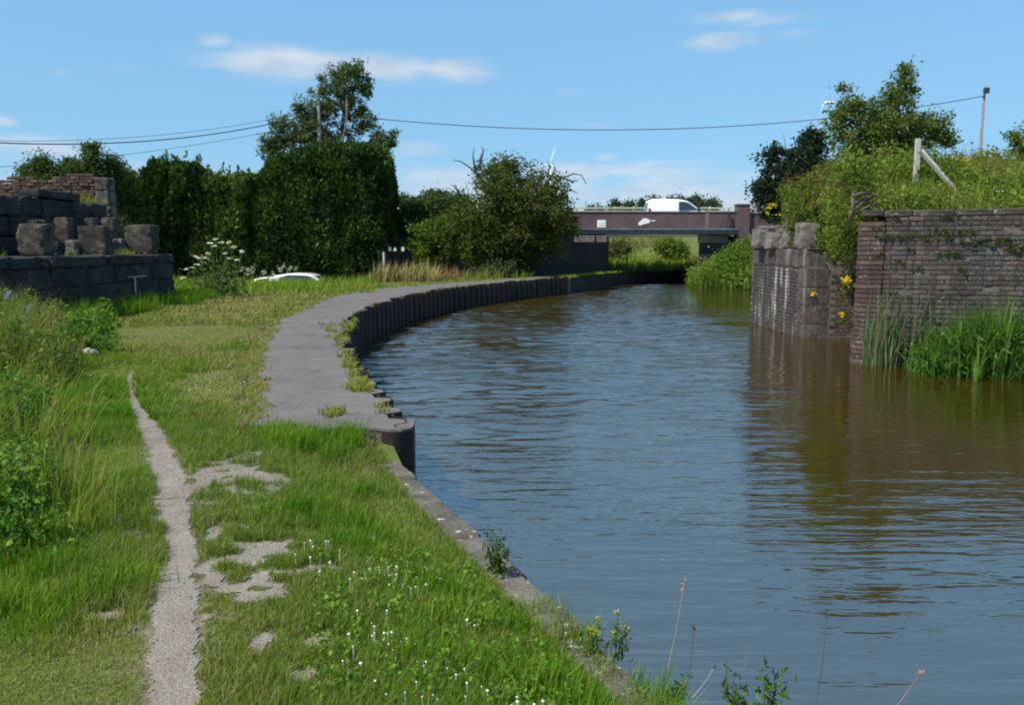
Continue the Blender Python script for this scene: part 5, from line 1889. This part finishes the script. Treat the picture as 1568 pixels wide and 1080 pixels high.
# white clover heads in the near grass
mb = MB()
pts = []
for px, py, n in [(490, 850, 10), (520, 835, 5), (600, 870, 22), (560, 870, 8), (640, 850, 8), (660, 880, 8), (600, 970, 18), (630, 985, 8), (660, 1000, 8), (690, 1030, 6), (740, 1040, 12), (790, 1060, 10), (830, 1060, 8), (560, 980, 6), (540, 1000, 3), (620, 1040, 6), (650, 1060, 6), (860, 1060, 5), (700, 930, 6), (340, 785, 1), (60, 710, 8), (100, 690, 8), (130, 700, 4), (40, 740, 4), (320, 575, 8), (300, 600, 6), (360, 610, 6), (340, 590, 5), (320, 560, 4), (250, 640, 3), (88, 660, 4)]:
    for _ in range(n):
        p_ = onz(px + rng.normal(0, 26), py + rng.normal(0, 13), .70)
        if rng.random() < .6 and p_.x < edge_x(p_.y) - .25 and not (p_.y > 5.8 and p_.x > path_x(p_.y)):
            pts.append((p_.x, p_.y, float(z_left(p_.x, p_.y)) + rng.uniform(.035, .075)))
ico = np.array([[0, 0, 1], [.9, 0, .2], [.28, .86, .2], [-.73, .53, .2], [-.73, -.53, .2], [.28, -.86, .2], [0, 0, -.6]])
icf = np.array([[0, 1, 2], [0, 2, 3], [0, 3, 4], [0, 4, 5], [0, 5, 1], [6, 2, 1], [6, 3, 2], [6, 4, 3], [6, 5, 4], [6, 1, 5]])
for p_ in pts:
    r = rng.uniform(.003, .0068)
    mb.add(ico*r + np.array(p_), icf)
    mb.tube([(p_[0], p_[1], p_[2] - .1), (p_[0], p_[1], p_[2])], [.0009, .0008], 3)
o = mb.build('clover_flowers', M_petal)
tag(o, 'small white clover flowers dotted through the near grass', 'flowers', None, 'stuff')
pts = []
for _ in range(260):                                    # clover leaves
    px, py = rng.uniform(480, 900), rng.uniform(830, 1075)
    p_ = onz(px, py, .66)
    if p_.x < edge_x(p_.y) - .26:
        pts.append((p_.x, p_.y, float(z_left(p_.x, p_.y)) + .035))
weeds('clover_leaves', pts, 'patches of clover leaves in the near grass', 310, .020, [(.13, .235, .025), (.16, .26, .04)], hgt=.03, nl=9, spread=.05, stems=False, aspect=.9)

# grit lying on the trodden path
n_ = 26000
k_ = rng.integers(0, len(DIRT_V), n_)
Pn = DIRT_V[k_] + np.column_stack([rng.normal(0, .008, (n_, 2)), np.zeros(n_)])
r = rng.uniform(.001, .0032, n_)*(1 + (rng.random(n_) < .03)*1.5)
oc = np.array([[1, 0, 0], [-.5, .86, 0], [-.5, -.86, 0], [.1, .1, .8]])
V = (Pn[:, None, :] + oc[None]*r[:, None, None]*rng.uniform(.7, 1.3, (n_, 4, 1))).reshape(-1, 3)
i = np.arange(n_)*4
F = np.concatenate([np.column_stack([i, i + 1, i + 3]), np.column_stack([i + 1, i + 2, i + 3]), np.column_stack([i + 2, i, i + 3])])
tone = rng.uniform(.35, 1.4, (n_, 1))*np.array([[.27, .235, .195]])
o = link('gravel', mesh_np('gravel', V, F, attr_mat('grit'), np.repeat(tone, 4, axis=0)))
tag(o, 'fine pale grit scattered on the trodden path', 'gravel', None, 'stuff')

# ------------------------------------------------------------------ vegetation on the right mound and banks
def mound_points(n, rng, d0=.0, d1=9, y0=14.2, y1=24, m=1.5):
    y = rng.uniform(y0, y1, n)
    x = right_x(y) + d0 + (d1 - d0)*rng.random(n)**1.2
    dw = -((x - WA[0])*WN[0] + (y - WA[1])*WN[1])
    k = (dw > .42) & (x < .66*y + m)
    return x[k], y[k], dw[k]


MND = [(.07, .12, .016), (.10, .16, .02), (.14, .20, .028), (.18, .21, .04)]
rng = np.random.default_rng(400)
x, y, dw = mound_points(2600, rng, .35)
x2 = rng.uniform(6.3, 13, 1200)
dw2 = rng.uniform(.45, 5, 1200)
y2 = WA[1] + (x2 - WA[0])*WD[1]/WD[0] + dw2*1.05
k = (x2 < .66*y2 + 1.5) & (y2 < 20) & (x2 > right_x(y2) + .3)
x, y = np.concatenate([x, x2[k]]), np.concatenate([y, y2[k]])
z = z_right(x, y)
sel = vnoise(x, y, .7, 8) > .3
x, y, z = x[sel], y[sel], z[sel]
n_ = len(x)
hh_ = rng.uniform(.15, .62, n_)*(.5 + .9*vnoise(x, y, .5, 3))
nl_ = 26
t_ = rng.random((n_, nl_))
P = np.stack([np.repeat(x[:, None], nl_, 1) + rng.normal(0, .17, (n_, nl_)), np.repeat(y[:, None], nl_, 1) + rng.normal(0, .17, (n_, nl_)), z[:, None] + hh_[:, None]*t_], -1).reshape(-1, 3)
kk = np.repeat(np.clip((vnoise(x, y, .9, 17)*4.6 - .3).astype(int), 0, 3), nl_)
V, F, Cc = leaves(P, .075, pal(len(P), MND, rng=rng, k=kk, jit=.22), .6, .1, rng)
o = link('brambles', mesh_np('brambles', V, F, M_leaf, Cc))
tag(o, 'tangled brambles and weeds covering the mound behind the wall', 'undergrowth', None, 'stuff')
sp = []
for _ in range(650):
    xx = rng.uniform(6.3, 13)
    d_ = rng.uniform(.4, 5.5)
    yy = WA[1] + (xx - WA[0])*WD[1]/WD[0] + d_*1.05
    if xx < .66*yy + 1.2 and xx > right_x(yy) + .2 and yy < 22:
        cc = [G_DRY*.8, G_LIGHT, G_FRESH, G_DRY*.6, np.array([.16, .14, .05])][rng.integers(5)]
        sp.append((xx, yy, .16, 16, rng.uniform(.18, .55), .012, cc, .35, z_right))
for _ in range(70):                                    # dry stalks through the bramble slope
    c_ = ony(rng.uniform(1190, 1330), rng.uniform(255, 340), rng.uniform(17.6, 19.6))
    sp.append((c_.x, c_.y, .14, 7, rng.uniform(.15, .38), .009, [G_DRY*.6, np.array([.2, .12, .06]), G_LIGHT][rng.integers(3)], .35, float(c_.z) - .2))
for _ in range(60):                                     # thin stems on the skyline
    xx = rng.uniform(8.0, 11.6)
    sp.append((xx, 17.4 + rng.uniform(-.4, .6), .2, 4, rng.uniform(.5, .95), .008, np.array([.09, .10, .04]), .2, z_right))
tufts('rough_grass', sp, 'dry and green rough grass on top of the brick wall mound', 401)
# growth hanging over the gap between pier and wall
pts = []
P = []
for _ in range(340):
    px, py = rng.uniform(1205, 1312), rng.uniform(285, 392)
    if px < 1250 and py > 345:
        continue
    if px < 1262 and py > 360:
        continue
    Y = rng.uniform(15.6, 18.6) if px > 1268 else rng.uniform(18.6, 20.5)
    if px > 1268 and py > 330:
        Y = rng.uniform(16.4, 17.8)
    c_ = ony(px, py, Y)
    P.append(np.array(c_) + rng.normal(0, .11, (30, 3))*np.array([1, 1, 1.2]))
for _ in range(90):
    c_ = ony(rng.uniform(1283, 1335), rng.uniform(238, 318), rng.uniform(14.75, 15.7))
    P.append(np.array(c_) + rng.normal(0, .12, (30, 3)))
P = np.vstack(P)
kk = np.clip((fbm(P[:, 0]*1.0 + P[:, 1], P[:, 2], 2.0, 2, 3)*6 - 1).astype(int), 0, 4)
V, F, Cc = leaves(P, .075, pal(len(P), MND + [(.17, .12, .05)], rng=rng, k=kk, jit=.22), .5, 0, rng, .5)
o = link('overhanging_brambles', mesh_np('overhanging_brambles', V, F, M_leaf, Cc))
tag(o, 'green growth spilling down between the pier and the brick wall', 'undergrowth', None, 'stuff')

# yellow ragwort
mb_P = []
for px, py, n, Y in [(1385, 262, 9, 16.6), (1398, 266, 8, 16.6), (1375, 268, 5, 16.4), (1425, 258, 7, 17), (1431, 264, 5, 17), (1480, 250, 7, 17.5), (1495, 252, 7, 17.5), (1470, 246, 4, 17.5), (1555, 265, 4, 16.5), (1350, 255, 3, 17), (1300, 258, 3, 18), (1187, 312, 3, 19.5), (1183, 324, 3, 19.5), (1325, 252, 2, 17.5), (1410, 250, 3, 17), (1550, 268, 2, 16)]:
    for _ in range(n):
        c_ = ony(px + rng.normal(0, 7), py + rng.normal(0, 3.5), Y + rng.uniform(-.3, .3))
        mb_P.append(np.array([c_]) + rng.normal(0, .035, (16, 3))*np.array([1, 1, .6]))
Pn = np.vstack(mb_P)
V, F, Cc = leaves(Pn, .042, pal(len(Pn), [(.62, .50, .02), (.72, .60, .04), (.30, .32, .03)], rng=rng, k=rng.choice(3, len(Pn), p=[.45, .4, .15])), .8, .2, rng)
o = link('ragwort_flowers', mesh_np('ragwort_flowers', V, F, M_leaf, Cc))
tag(o, 'yellow ragwort flowers scattered over the mound', 'wildflowers', None, 'stuff')
# flowering plants rooted in the masonry
for q, (px, py, Y, r, lab) in enumerate([(1296, 430, 15.9, .085, 'large yellow flower clump in the corner beside the brick column'), (1245, 450, 17.96, .045, 'small yellow flower on the stone corner of the pier'), (1290, 481, 15.8, .04, 'small yellow flower low beside the brick column')]):
    p_ = ony(px, py, Y)
    root = empty('wall_flower', (p_.x, p_.y, p_.z - .2), lab, 'wildflower')
    MB().tube([(p_.x + .02, p_.y + .06, p_.z - .2), (p_.x, p_.y, p_.z)], [.007, .005], 4).build('stem', bpy.data.materials['thistle_stem'], root)
    Pn = np.array([p_]) + rng.normal(0, r*.55, (int(900*r), 3))
    V, F, Cc = leaves(Pn, .04, pal(len(Pn), [(.70, .45, .02), (.78, .56, .03)], rng=rng), .8, .2, rng)
    world_obj('flower_head', V, F, M_leaf, root, Cc)
    Pn = np.array([p_]) + rng.normal(0, r*.6, (int(700*r), 3)) + np.array([0, .04, -.16])
    V, F, Cc = leaves(Pn, .06, pal(len(Pn), MND[:2], rng=rng), .5, 0, rng)
    world_obj('foliage', V, F, M_leaf, root, Cc)
# ivy-like strands down the corner
P = []
for py in np.arange(385, 500, 2.2):
    c_ = ony(1298 - (py - 385)*.05 + rng.normal(0, 3), py, 16.0)
    P.append(np.array([c_]) + rng.normal(0, .05, (8, 3)))
P = np.vstack(P)
V, F, Cc = leaves(P, .06, pal(len(P), [(.10, .10, .04), (.13, .12, .06), (.07, .09, .03)], rng=rng), .5, 0, rng, 1.0)
o = link('creeper', mesh_np('creeper', V, F, M_leaf, Cc))
tag(o, 'thin dry creeper hanging down the wall corner', 'creeper')

# moss cushions on the big wall
P, kk = [], []
def wallp(px, py):
    r = ray(px, py)
    # meet the wing wall face
    den = r.x*WN[0] + r.y*WN[1]
    t_ = (WA[0]*WN[0] + WA[1]*WN[1])/den
    return np.array([r.x*t_, r.y*t_, CAM_H + r.z*t_])
for px, py, n in [(1345, 362, 6), (1360, 363, 8), (1378, 363, 7), (1400, 360, 5), (1415, 365, 7), (1446, 358, 6), (1462, 356, 5), (1488, 357, 7), (1490, 374, 8), (1505, 368, 6), (1518, 375, 7), (1535, 367, 7), (1552, 376, 5), (1445, 390, 6), (1462, 387, 5), (1460, 366, 5), (1380, 400, 3), (1400, 412, 4), (1348, 388, 4), (1472, 414, 3), (1452, 333, 7), (1375, 337, 5), (1430, 352, 4), (1340, 350, 3), (1558, 384, 6), (1395, 383, 3)]:
    for _ in range(n):
        c_ = wallp(px + rng.normal(0, 6), py + rng.normal(0, 1.6))
        P.append(c_ + np.array([WN[0], WN[1], 0])*.02 + rng.normal(0, .018, (14, 3))*np.array([1, 1, .6]))
P = np.vstack(P)
V, F, Cc = leaves(P, .034, pal(len(P), [(.06, .085, .015), (.09, .115, .02), (.045, .06, .014)], rng=rng), .8, .2, rng)
o = link('wall_moss', mesh_np('wall_moss', V, F, M_leaf, Cc))
tag(o, 'tufts of green moss growing in rows on the brick wall', 'moss', None, 'stuff')

# far right bank: reeds and rough grass running down to the water
sp = []
rng = np.random.default_rng(420)
for _ in range(900):
    y = rng.uniform(36, 44)
    x = float(right_x(y)) + abs(rng.normal(0, 2.2)) - .1
    cc = [np.array([.085, .15, .02]), np.array([.11, .18, .03]), np.array([.14, .19, .045])][rng.integers(3)]
    sp.append((x, y, .3, 16, rng.uniform(.25, .6), .045, cc, .45, z_right))
for _ in range(160):
    x = rng.uniform(9.2, 13.5)
    sp.append((x, 39.9 + (x - 9.2)*-.2 + rng.normal(0, .2), .25, 14, rng.uniform(.5, .9), .05, np.array([.10, .17, .025]), .4, 0.0))
P = []
for _ in range(420):
    y = rng.uniform(37.5, 43.5)
    x = float(right_x(y)) + abs(rng.normal(0, 1.6))
    z = float(z_right(np.array([x]), np.array([y]))[0])
    P.append(np.array([x, y, z + rng.uniform(.15, .65)]) + rng.normal(0, .22, (34, 3)))
P = np.vstack(P)
kk = np.clip((fbm(P[:, 0], P[:, 1] + P[:, 2], .9, 2, 3)*6 - 1.2).astype(int), 0, 3)
V, F, Cc = leaves(P, .17, pal(len(P), [(.08, .145, .018), (.11, .185, .024), (.14, .22, .035), (.18, .23, .05)], rng=rng, k=kk, jit=.2), .45, .3, rng)
o = link('bank_weeds', mesh_np('bank_weeds', V, F, M_leaf, Cc))
tag(o, 'rounded bright green weeds covering the far right bank', 'weeds', None, 'stuff')
tufts('bank_reeds', sp, 'bright green reeds and grass on the far right bank', 421)
sp = []
for _ in range(420):
    y = rng.uniform(50, 66)
    x = rng.uniform(2, 13)
    cc = [G_DRY, np.array([.22, .19, .10]), np.array([.30, .26, .15]), G_LIGHT, G_FRESH][rng.integers(5)]
    if z_left(np.array([x]), np.array([y]))[0] < 1.0:
        cc = G_LIGHT
    sp.append((x, y, .5, 14, rng.uniform(.3, .7), .06, cc, .4, z_left))
tufts('embankment_grass', sp, 'dry grass on the embankment seen under the bridge', 422)

# reeds in front of the wall, each stand its own plant
def reed_stand(px0, px1, py_base, label, n, h, w, cols, seed, ln=.12, cat='reeds', dep=.35, grp='reed stands below the brick wall'):
    rng = np.random.default_rng(seed)
    px = rng.uniform(px0, px1, n)
    pts = np.array([np.array(onz(a, py_base + rng.normal(0, 2.0) , 0.0)) for a in px])
    pts[:, 1] += rng.uniform(0, dep, n)
    cc = pal(n, cols, rng=rng, jit=.2)
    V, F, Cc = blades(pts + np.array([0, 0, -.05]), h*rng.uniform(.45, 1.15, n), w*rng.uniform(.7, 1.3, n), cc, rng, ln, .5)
    c_ = pts.mean(0)
    o_ = world_obj('reeds', V, F, M_grass, None, Cc)
    return tag(o_, label, cat, grp)


RD = [(.075, .13, .06), (.095, .16, .075), (.12, .185, .09), (.15, .175, .07)]

RDR = RD + [(.20, .17, .08)]
reed_stand(1330, 1376, 562, 'leftmost blue green reed stand nearest the brick column', 105, 1.42, .024, RDR, 501, .22)
reed_stand(1386, 1432, 560, 'middle blue green reed stand below the brick wall', 170, 1.5, .024, RDR, 502, .2)
reed_stand(1432, 1484, 556, 'right tall reed stand thinning before the brighter weeds', 150, 1.5, .022, RDR, 503, .22)
reed_stand(1496, 1568, 566, 'sparse tall reed blades behind the bright waterside weeds', 110, 1.6, .024, RD, 504, .2)
GW = [(.04, .105, .014), (.06, .14, .018), (.085, .17, .026), (.11, .19, .035)]
for q, (px0, px1, pb_, n, h, lab) in enumerate([(1412, 1470, 574, 620, .55, 'low bright green waterside clump left of the taller weeds'), (1466, 1530, 577, 1100, .92, 'tall bright green waterside clump in the middle'), (1522, 1610, 580, 1300, 1.0, 'bright green waterside clump at the right edge')]):
    rng_ = np.random.default_rng(520 + q)
    px = rng_.uniform(px0, px1, n)
    pts = np.array([np.array(onz(a, pb_ + rng_.normal(0, 2.5), 0.0)) for a in px])
    pts[:, 1] += rng_.uniform(0, .6, n)
    pts[:, 0] += rng_.uniform(0, .25, n)
    V, F, Cc = blades(pts + np.array([0, 0, -.03]), h*rng_.uniform(.4, 1.2, n)*(.7 + .6*rng_.random(n)), .036*rng_.uniform(.6, 1.3, n), pal(n, GW, rng=rng_, jit=.2), rng_, .55, .8)
    root = empty('waterside_weeds', tuple(pts.mean(0)*np.array([1, 1, 0])), lab, 'weeds', 'bright weeds at the foot of the wall')
    world_obj('blades', V, F, M_grass, root, Cc)
    m_ = n*2
    ci = rng_.integers(0, n, m_)
    Pn = pts[ci] + np.column_stack([rng_.normal(0, .09, m_), rng_.normal(0, .09, m_), rng_.random(m_)*h*.75])
    V, F, Cc = leaves(Pn, .11, pal(m_, GW, rng=rng_, jit=.2), .32, .5, rng_)
    world_obj('leaves', V, F, M_leaf, root, Cc)

# ------------------------------------------------------------------ poles, wires, lamp, turbine, posts
LPY, RPY = 43.2, 48.0
lt = ony(487, 134, LPY)
root = empty('utility_pole', (lt.x, LPY, -1.0), 'tall wooden utility pole standing inside the birch', 'utility pole', 'utility poles')
MB().tube([(lt.x, LPY, -1.0), (lt.x, LPY, lt.z)], [.115, .075], 10).build('pole', M_pole, root, True)
ins = mesh_np('insulator', *rough_block(.10, .10, .16, .03, 0, 1), M_black)
lw = ony(487, 176, LPY)
for k_ in range(2):
    link('insulator', ins, root, (.12 - .24*k_, -.02, lw.z + 1.0 - .05 - .0*k_))
rt = ony(1508, 132, RPY)
root = empty('utility_pole', (rt.x, RPY, -1.0), 'grey utility pole rising beyond the mound at the right', 'utility pole', 'utility poles')
MB().tube([(rt.x, RPY, -1.0), (rt.x, RPY, rt.z)], [.11, .07], 10).build('pole', M_pole, root, True)
rw = ony(1506, 148, RPY)
link('insulator', ins, root, (-.06, -.1, rw.z + 1.0 - .08))
MB().box((rt.x + .05, RPY - .12, ony(1508, 139, RPY).z), (.24, .22, .30)).build('transformer_box', M_black, root)


def wire(label, pts, r=.018):
    o_ = world_obj('overhead_wire', *tube(pts, r, 5), M_wire)
    tag(o_, label, 'wire', 'overhead wires')


def span(a, b_, mid_px, mid_py, n=24):
    a, b_ = Vector(a), Vector(b_)
    Ym = None
    out = []
    best = None
    for k_ in range(n + 1):
        t_ = k_/n
        out.append(a.lerp(b_, t_))
    # sag so that the lowest part passes the wanted sight line
    tm = min(range(n + 1), key=lambda k_: abs(out[k_].x/out[k_].y - ray(mid_px, mid_py).x/ray(mid_px, mid_py).y))
    want = ony(mid_px, mid_py, out[tm].y).z
    s_ = (out[tm].z - want)/(4*(tm/n)*(1 - tm/n))
    return [p - Vector((0, 0, s_*4*(k_/n)*(1 - k_/n))) for k_, p in enumerate(out)]


wire('dark wire sagging between the birch pole and the right pole', span(ony(487, 172, LPY), ony(1506, 147, RPY), 850, 198), .022)
wire('lower dark wire sagging leftwards from the birch pole', span(ony(487, 172, LPY), ony(-220, 200, 30), 170, 219), .024)
wire('thin upper wire leaving the birch pole to the left', span(ony(487, 166, LPY), ony(-220, 205, 29), 200, 210), .010)
wire('thin lowest wire crossing above the ruined parapet', span(ony(487, 186, LPY), ony(-220, 268, 30), 120, 246), .010)

LY = 52.0
lt = ony(1262, 158, LY)
root = empty('street_lamp', (lt.x - .15, LY, 2.9), 'slim street lamp with a white head beside the right tree', 'street lamp')
b0 = (lt.x - .15, LY, 2.9)
MB().tube([b0, (b0[0], LY, lt.z - .9), (b0[0] + .02, LY, lt.z - .3), (b0[0] + .14, LY, lt.z - .06), (b0[0] + .34, LY, lt.z)], [.09, .05, .04, .035, .03], 8).build('pole', M_alu, root, True)
V, F = rough_block(.62, .26, .16, .05, 0, 1)
link('lamp_head', mesh_np('lamp_head', V, F, M_white), root, (.45, 0, lt.z - 2.9 - .06))

TY = 700.0
hub = ony(843, 251, TY)
root = empty('wind_turbine', (hub.x, TY, -1.3), 'white wind turbine far away behind the hawthorn', 'wind turbine')
MB().tube([(hub.x, TY, -1.3), (hub.x, TY, hub.z - 1)], [1.1, .6], 10).build('tower', M_turb, root, True)
MB().box((hub.x, TY + .6, hub.z), (1.8, 4.2, 1.8)).build('nacelle', M_turb, root)
for a in (math.radians(74), math.radians(74 + 120), math.radians(74 + 240)):
    ca, sa = math.cos(a), math.sin(a)
    MB().tube([(hub.x, TY - 1.6, hub.z), (hub.x + 4*ca, TY - 1.7, hub.z + 4*sa), (hub.x + 14.5*ca, TY - 1.8, hub.z + 14.5*sa)], [.35, .55, .12], 6).build('blade', M_turb, root, True)

# concrete straining post with its raking strut on the mound
PYY = 15.9
a, b_, c_, d_ = ony(1406, 212, PYY), ony(1406, 296, PYY), ony(1410, 230, PYY), ony(1462, 290, PYY - .2)
root = empty('concrete_post', (b_.x, PYY, b_.z - .3), 'pale concrete fence post with a leaning strut on the mound', 'fence post')
MB().box(((a.x), PYY, (a.z + b_.z)/2 - .15), (.078, .078, a.z - b_.z + .3)).build('post', M_post, root)
mb = MB()
V, F = tube([c_, d_, Vector(d_) + (Vector(d_) - Vector(c_))*.3], .045, 4)
mb.add(V, F)
mb.build('strut', M_post, root)
a, b_ = ony(1525, 293, 14.9), ony(1556, 297, 14.75)
o = world_obj('white_plank', *tube([a, b_], .028, 4), M_plank)
tag(o, 'short white plank lying in the grass at the wall top', 'plank')
a, b_ = ony(1300, 300, 14.7), ony(1322, 296, 14.6)
root = empty('tree_stump', (6.25, 14.45, 2.45), 'dead grey root stump on the corner of the wall', 'stump')
mb = MB()
rs = np.random.default_rng(6)
for px0, py0, px1, py1, r in [(1306, 326, 1306, 293, .035), (1306, 300, 1330, 296, .03), (1312, 318, 1336, 300, .025), (1318, 322, 1345, 312, .022), (1310, 310, 1326, 304, .02), (1304, 322, 1300, 345, .03)]:
    p0, p1 = ony(px0, py0, 14.3), ony(px1, py1, 14.35 + rs.uniform(0, .2))
    m_ = (p0 + p1)/2 + Vector((0, 0, rs.uniform(.0, .05)))
    mb.tube([p0, m_, p1], [r, r*.9, r*.6], 6)
mb.build('roots', M_bark, root, True)

# dark low wall with white posts and a reddish dead shrub by the conifers
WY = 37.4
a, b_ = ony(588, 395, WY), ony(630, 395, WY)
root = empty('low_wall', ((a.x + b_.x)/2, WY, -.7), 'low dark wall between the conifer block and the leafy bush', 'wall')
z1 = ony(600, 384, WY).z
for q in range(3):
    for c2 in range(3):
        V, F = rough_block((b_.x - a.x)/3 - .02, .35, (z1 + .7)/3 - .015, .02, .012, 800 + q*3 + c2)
        link('stone', mesh_np('stone', V, F, M_shade), root, (a.x + (q + .5)*(b_.x - a.x)/3 - (a.x + b_.x)/2, 0, c2*(z1 + .7)/3))
for q, (px, py, lab) in enumerate([(580, 380, 'short white post against the conifer block'), (597, 379, 'tallest short white post behind the low dark wall'), (605, 380, 'short white post right of the tallest white one'), (617, 379, 'short white post nearest the leafy bush')]):
    t0 = ony(px, py - 1.0, 38.2)
    mb = MB()
    mb.prism([(t0.x - .06, -.6), (t0.x + .06, -.6), (t0.x + .06, t0.z - .06), (t0.x, t0.z + .02), (t0.x - .06, t0.z - .06)], 38.14, 38.26)
    o = mb.build('white_post', M_plank)
    tag(o, lab, 'post', 'white posts by the low dark wall')
bs = [blob(600, 372, 15, 14, 40.2), blob(594, 366, 8, 12, 40.2), blob(612, 377, 10, 9, 40.2)]
tree('dead_shrub', 'reddish brown dead shrub beside the conifer block', 'shrub', bs, 50, 40, .22, .13, [(.17, .10, .07), (.22, .14, .10), (.13, .07, .05)], (ony(602, 390, 40.2).x, 40.2, -.3), .05, None, nl=8, seed=95)
p_ = ony(588, 396, 36.9)
o = world_obj('grey_post', *tube([(p_.x, 36.9, -.4), (p_.x, 36.9, ony(588, 386, 36.9).z)], .06, 6), M_post)
tag(o, 'grey stubby post in front of the low dark wall', 'post')

# ------------------------------------------------------------------ near plants by the water's edge
def sprig(px, py, zb, dx, hgt, label, n, leaf, cols, seed, buds=False, grp=None):
    rng = np.random.default_rng(seed)
    b_ = onz(px, py, zb)
    root_ = empty('water_sprig', tuple(b_), label, 'plant', grp)
    mb_ = MB()
    P, sz = [], []
    tips = []
    for k_ in range(n):
        a = rng.uniform(0, 2*math.pi)
        h = hgt*rng.uniform(.65, 1.1)
        e = np.array(b_) + np.array([dx + .25*h*math.cos(a), .25*h*math.sin(a), h])
        pts = [np.array(b_) + rng.normal(0, .012, 3)*np.array([1, 1, 0]), (np.array(b_) + e)/2 + rng.normal(0, .012, 3), e]
        mb_.tube(pts, [.004, .003, .0015], 4, (.09, .13, .04))
        tips.append(e)
        m_ = 26
        t_ = rng.uniform(.2, 1.0, m_)
        P.append(np.array(pts[0])[None]*(1 - t_)[:, None] + e[None]*t_[:, None] + rng.normal(0, .020, (m_, 3)))
        sz.append(leaf*(1.2 - .5*t_))
    mb_.build('stem', M_dry, root_)
    P, sz = np.vstack(P), np.concatenate(sz)
    V, F, Cc = leaves(P, sz, pal(len(P), cols, rng=rng, jit=.2), .42, .4, rng)
    world_obj('leaves', V, F, M_leaf, root_, Cc)
    if buds:
        for e in tips:
            P = np.array([e]) + rng.normal(0, .006, (14, 3))
            V, F, Cc = leaves(P, .012, pal(len(P), [(.50, .45, .03), (.30, .36, .05), (.22, .30, .05)], rng=rng), .8, .4, rng)
            world_obj('flower_head', V, F, M_leaf, root_, Cc)


SPG = [(.06, .12, .025), (.085, .155, .035), (.12, .19, .05)]
sprig(760, 888, .50, .02, .22, 'dark green sprig growing from the coping edge', 7, .034, [(.035, .075, .016), (.05, .10, .02)], 601)
sprig(948, 1012, .45, .0, .16, 'yellow budded plant at the grassy water edge', 4, .024, SPG, 602, True)
sprig(905, 1010, .50, .0, .13, 'small yellow budded plant left of the taller budded one', 5, .022, SPG, 603, True)
sprig(1135, 1120, .42, .0, .22, 'leafy sprig rising at the bottom edge left of its twin', 3, .038, SPG, 604)
sprig(1175, 1120, .42, .02, .19, 'leafy sprig with pointed leaves at the bottom edge', 3, .040, SPG, 605)
sprig(1035, 1085, .45, .0, .10, 'low leafy sprig at the bottom edge of the bank', 5, .026, SPG, 606)


def stem_(px0, py0, px1, py1, Y, label, head, r=.0022, cols=(.16, .13, .08), seed=1):
    rng = np.random.default_rng(seed)
    a, b_ = ony(px0, py0, Y), ony(px1, py1, Y + .05)
    root_ = empty('seed_stem', tuple(a), label, 'grass stem', 'dead stems at the water edge')
    m_ = (a + b_)/2 + Vector((.008, 0, .005))
    MB().tube([a, m_, b_], [r, r*.8, r*.5], 4, cols).build('stem', M_dry, root_)
    if head:
        d_ = (b_ - a).normalized()
        P = np.array([np.array(b_) - np.array(d_)*rng.uniform(0, head) + rng.normal(0, .004, 3) for _ in range(34)])
        V, F, Cc = leaves(P, .011, pal(34, [tuple(1.3*x for x in cols), cols], rng=rng), .5, .6, rng)
        world_obj('seed_head', V, F, M_dry, root_, Cc)


stem_(1010, 1075, 1050, 884, 2.75, 'tall pale grass stem leaning right over the water', .05, .0018, (.30, .24, .14), 1)
stem_(1048, 1065, 1062, 958, 2.7, 'short dark seed stem beside the tall pale one', .015, .0022, (.10, .08, .06), 2)
stem_(1246, 1100, 1266, 940, 2.7, 'thin dark stem with a bud over open water', .008, .0018, (.06, .07, .07), 3)
stem_(1350, 1110, 1412, 1028, 2.65, 'bent stem with a pinkish brown tip at bottom right', .03, .0016, (.28, .16, .11), 4)
stem_(1060, 1070, 1094, 1022, 2.7, 'short pale dead stem lying towards the water', 0, .0014, (.36, .34, .3), 5)
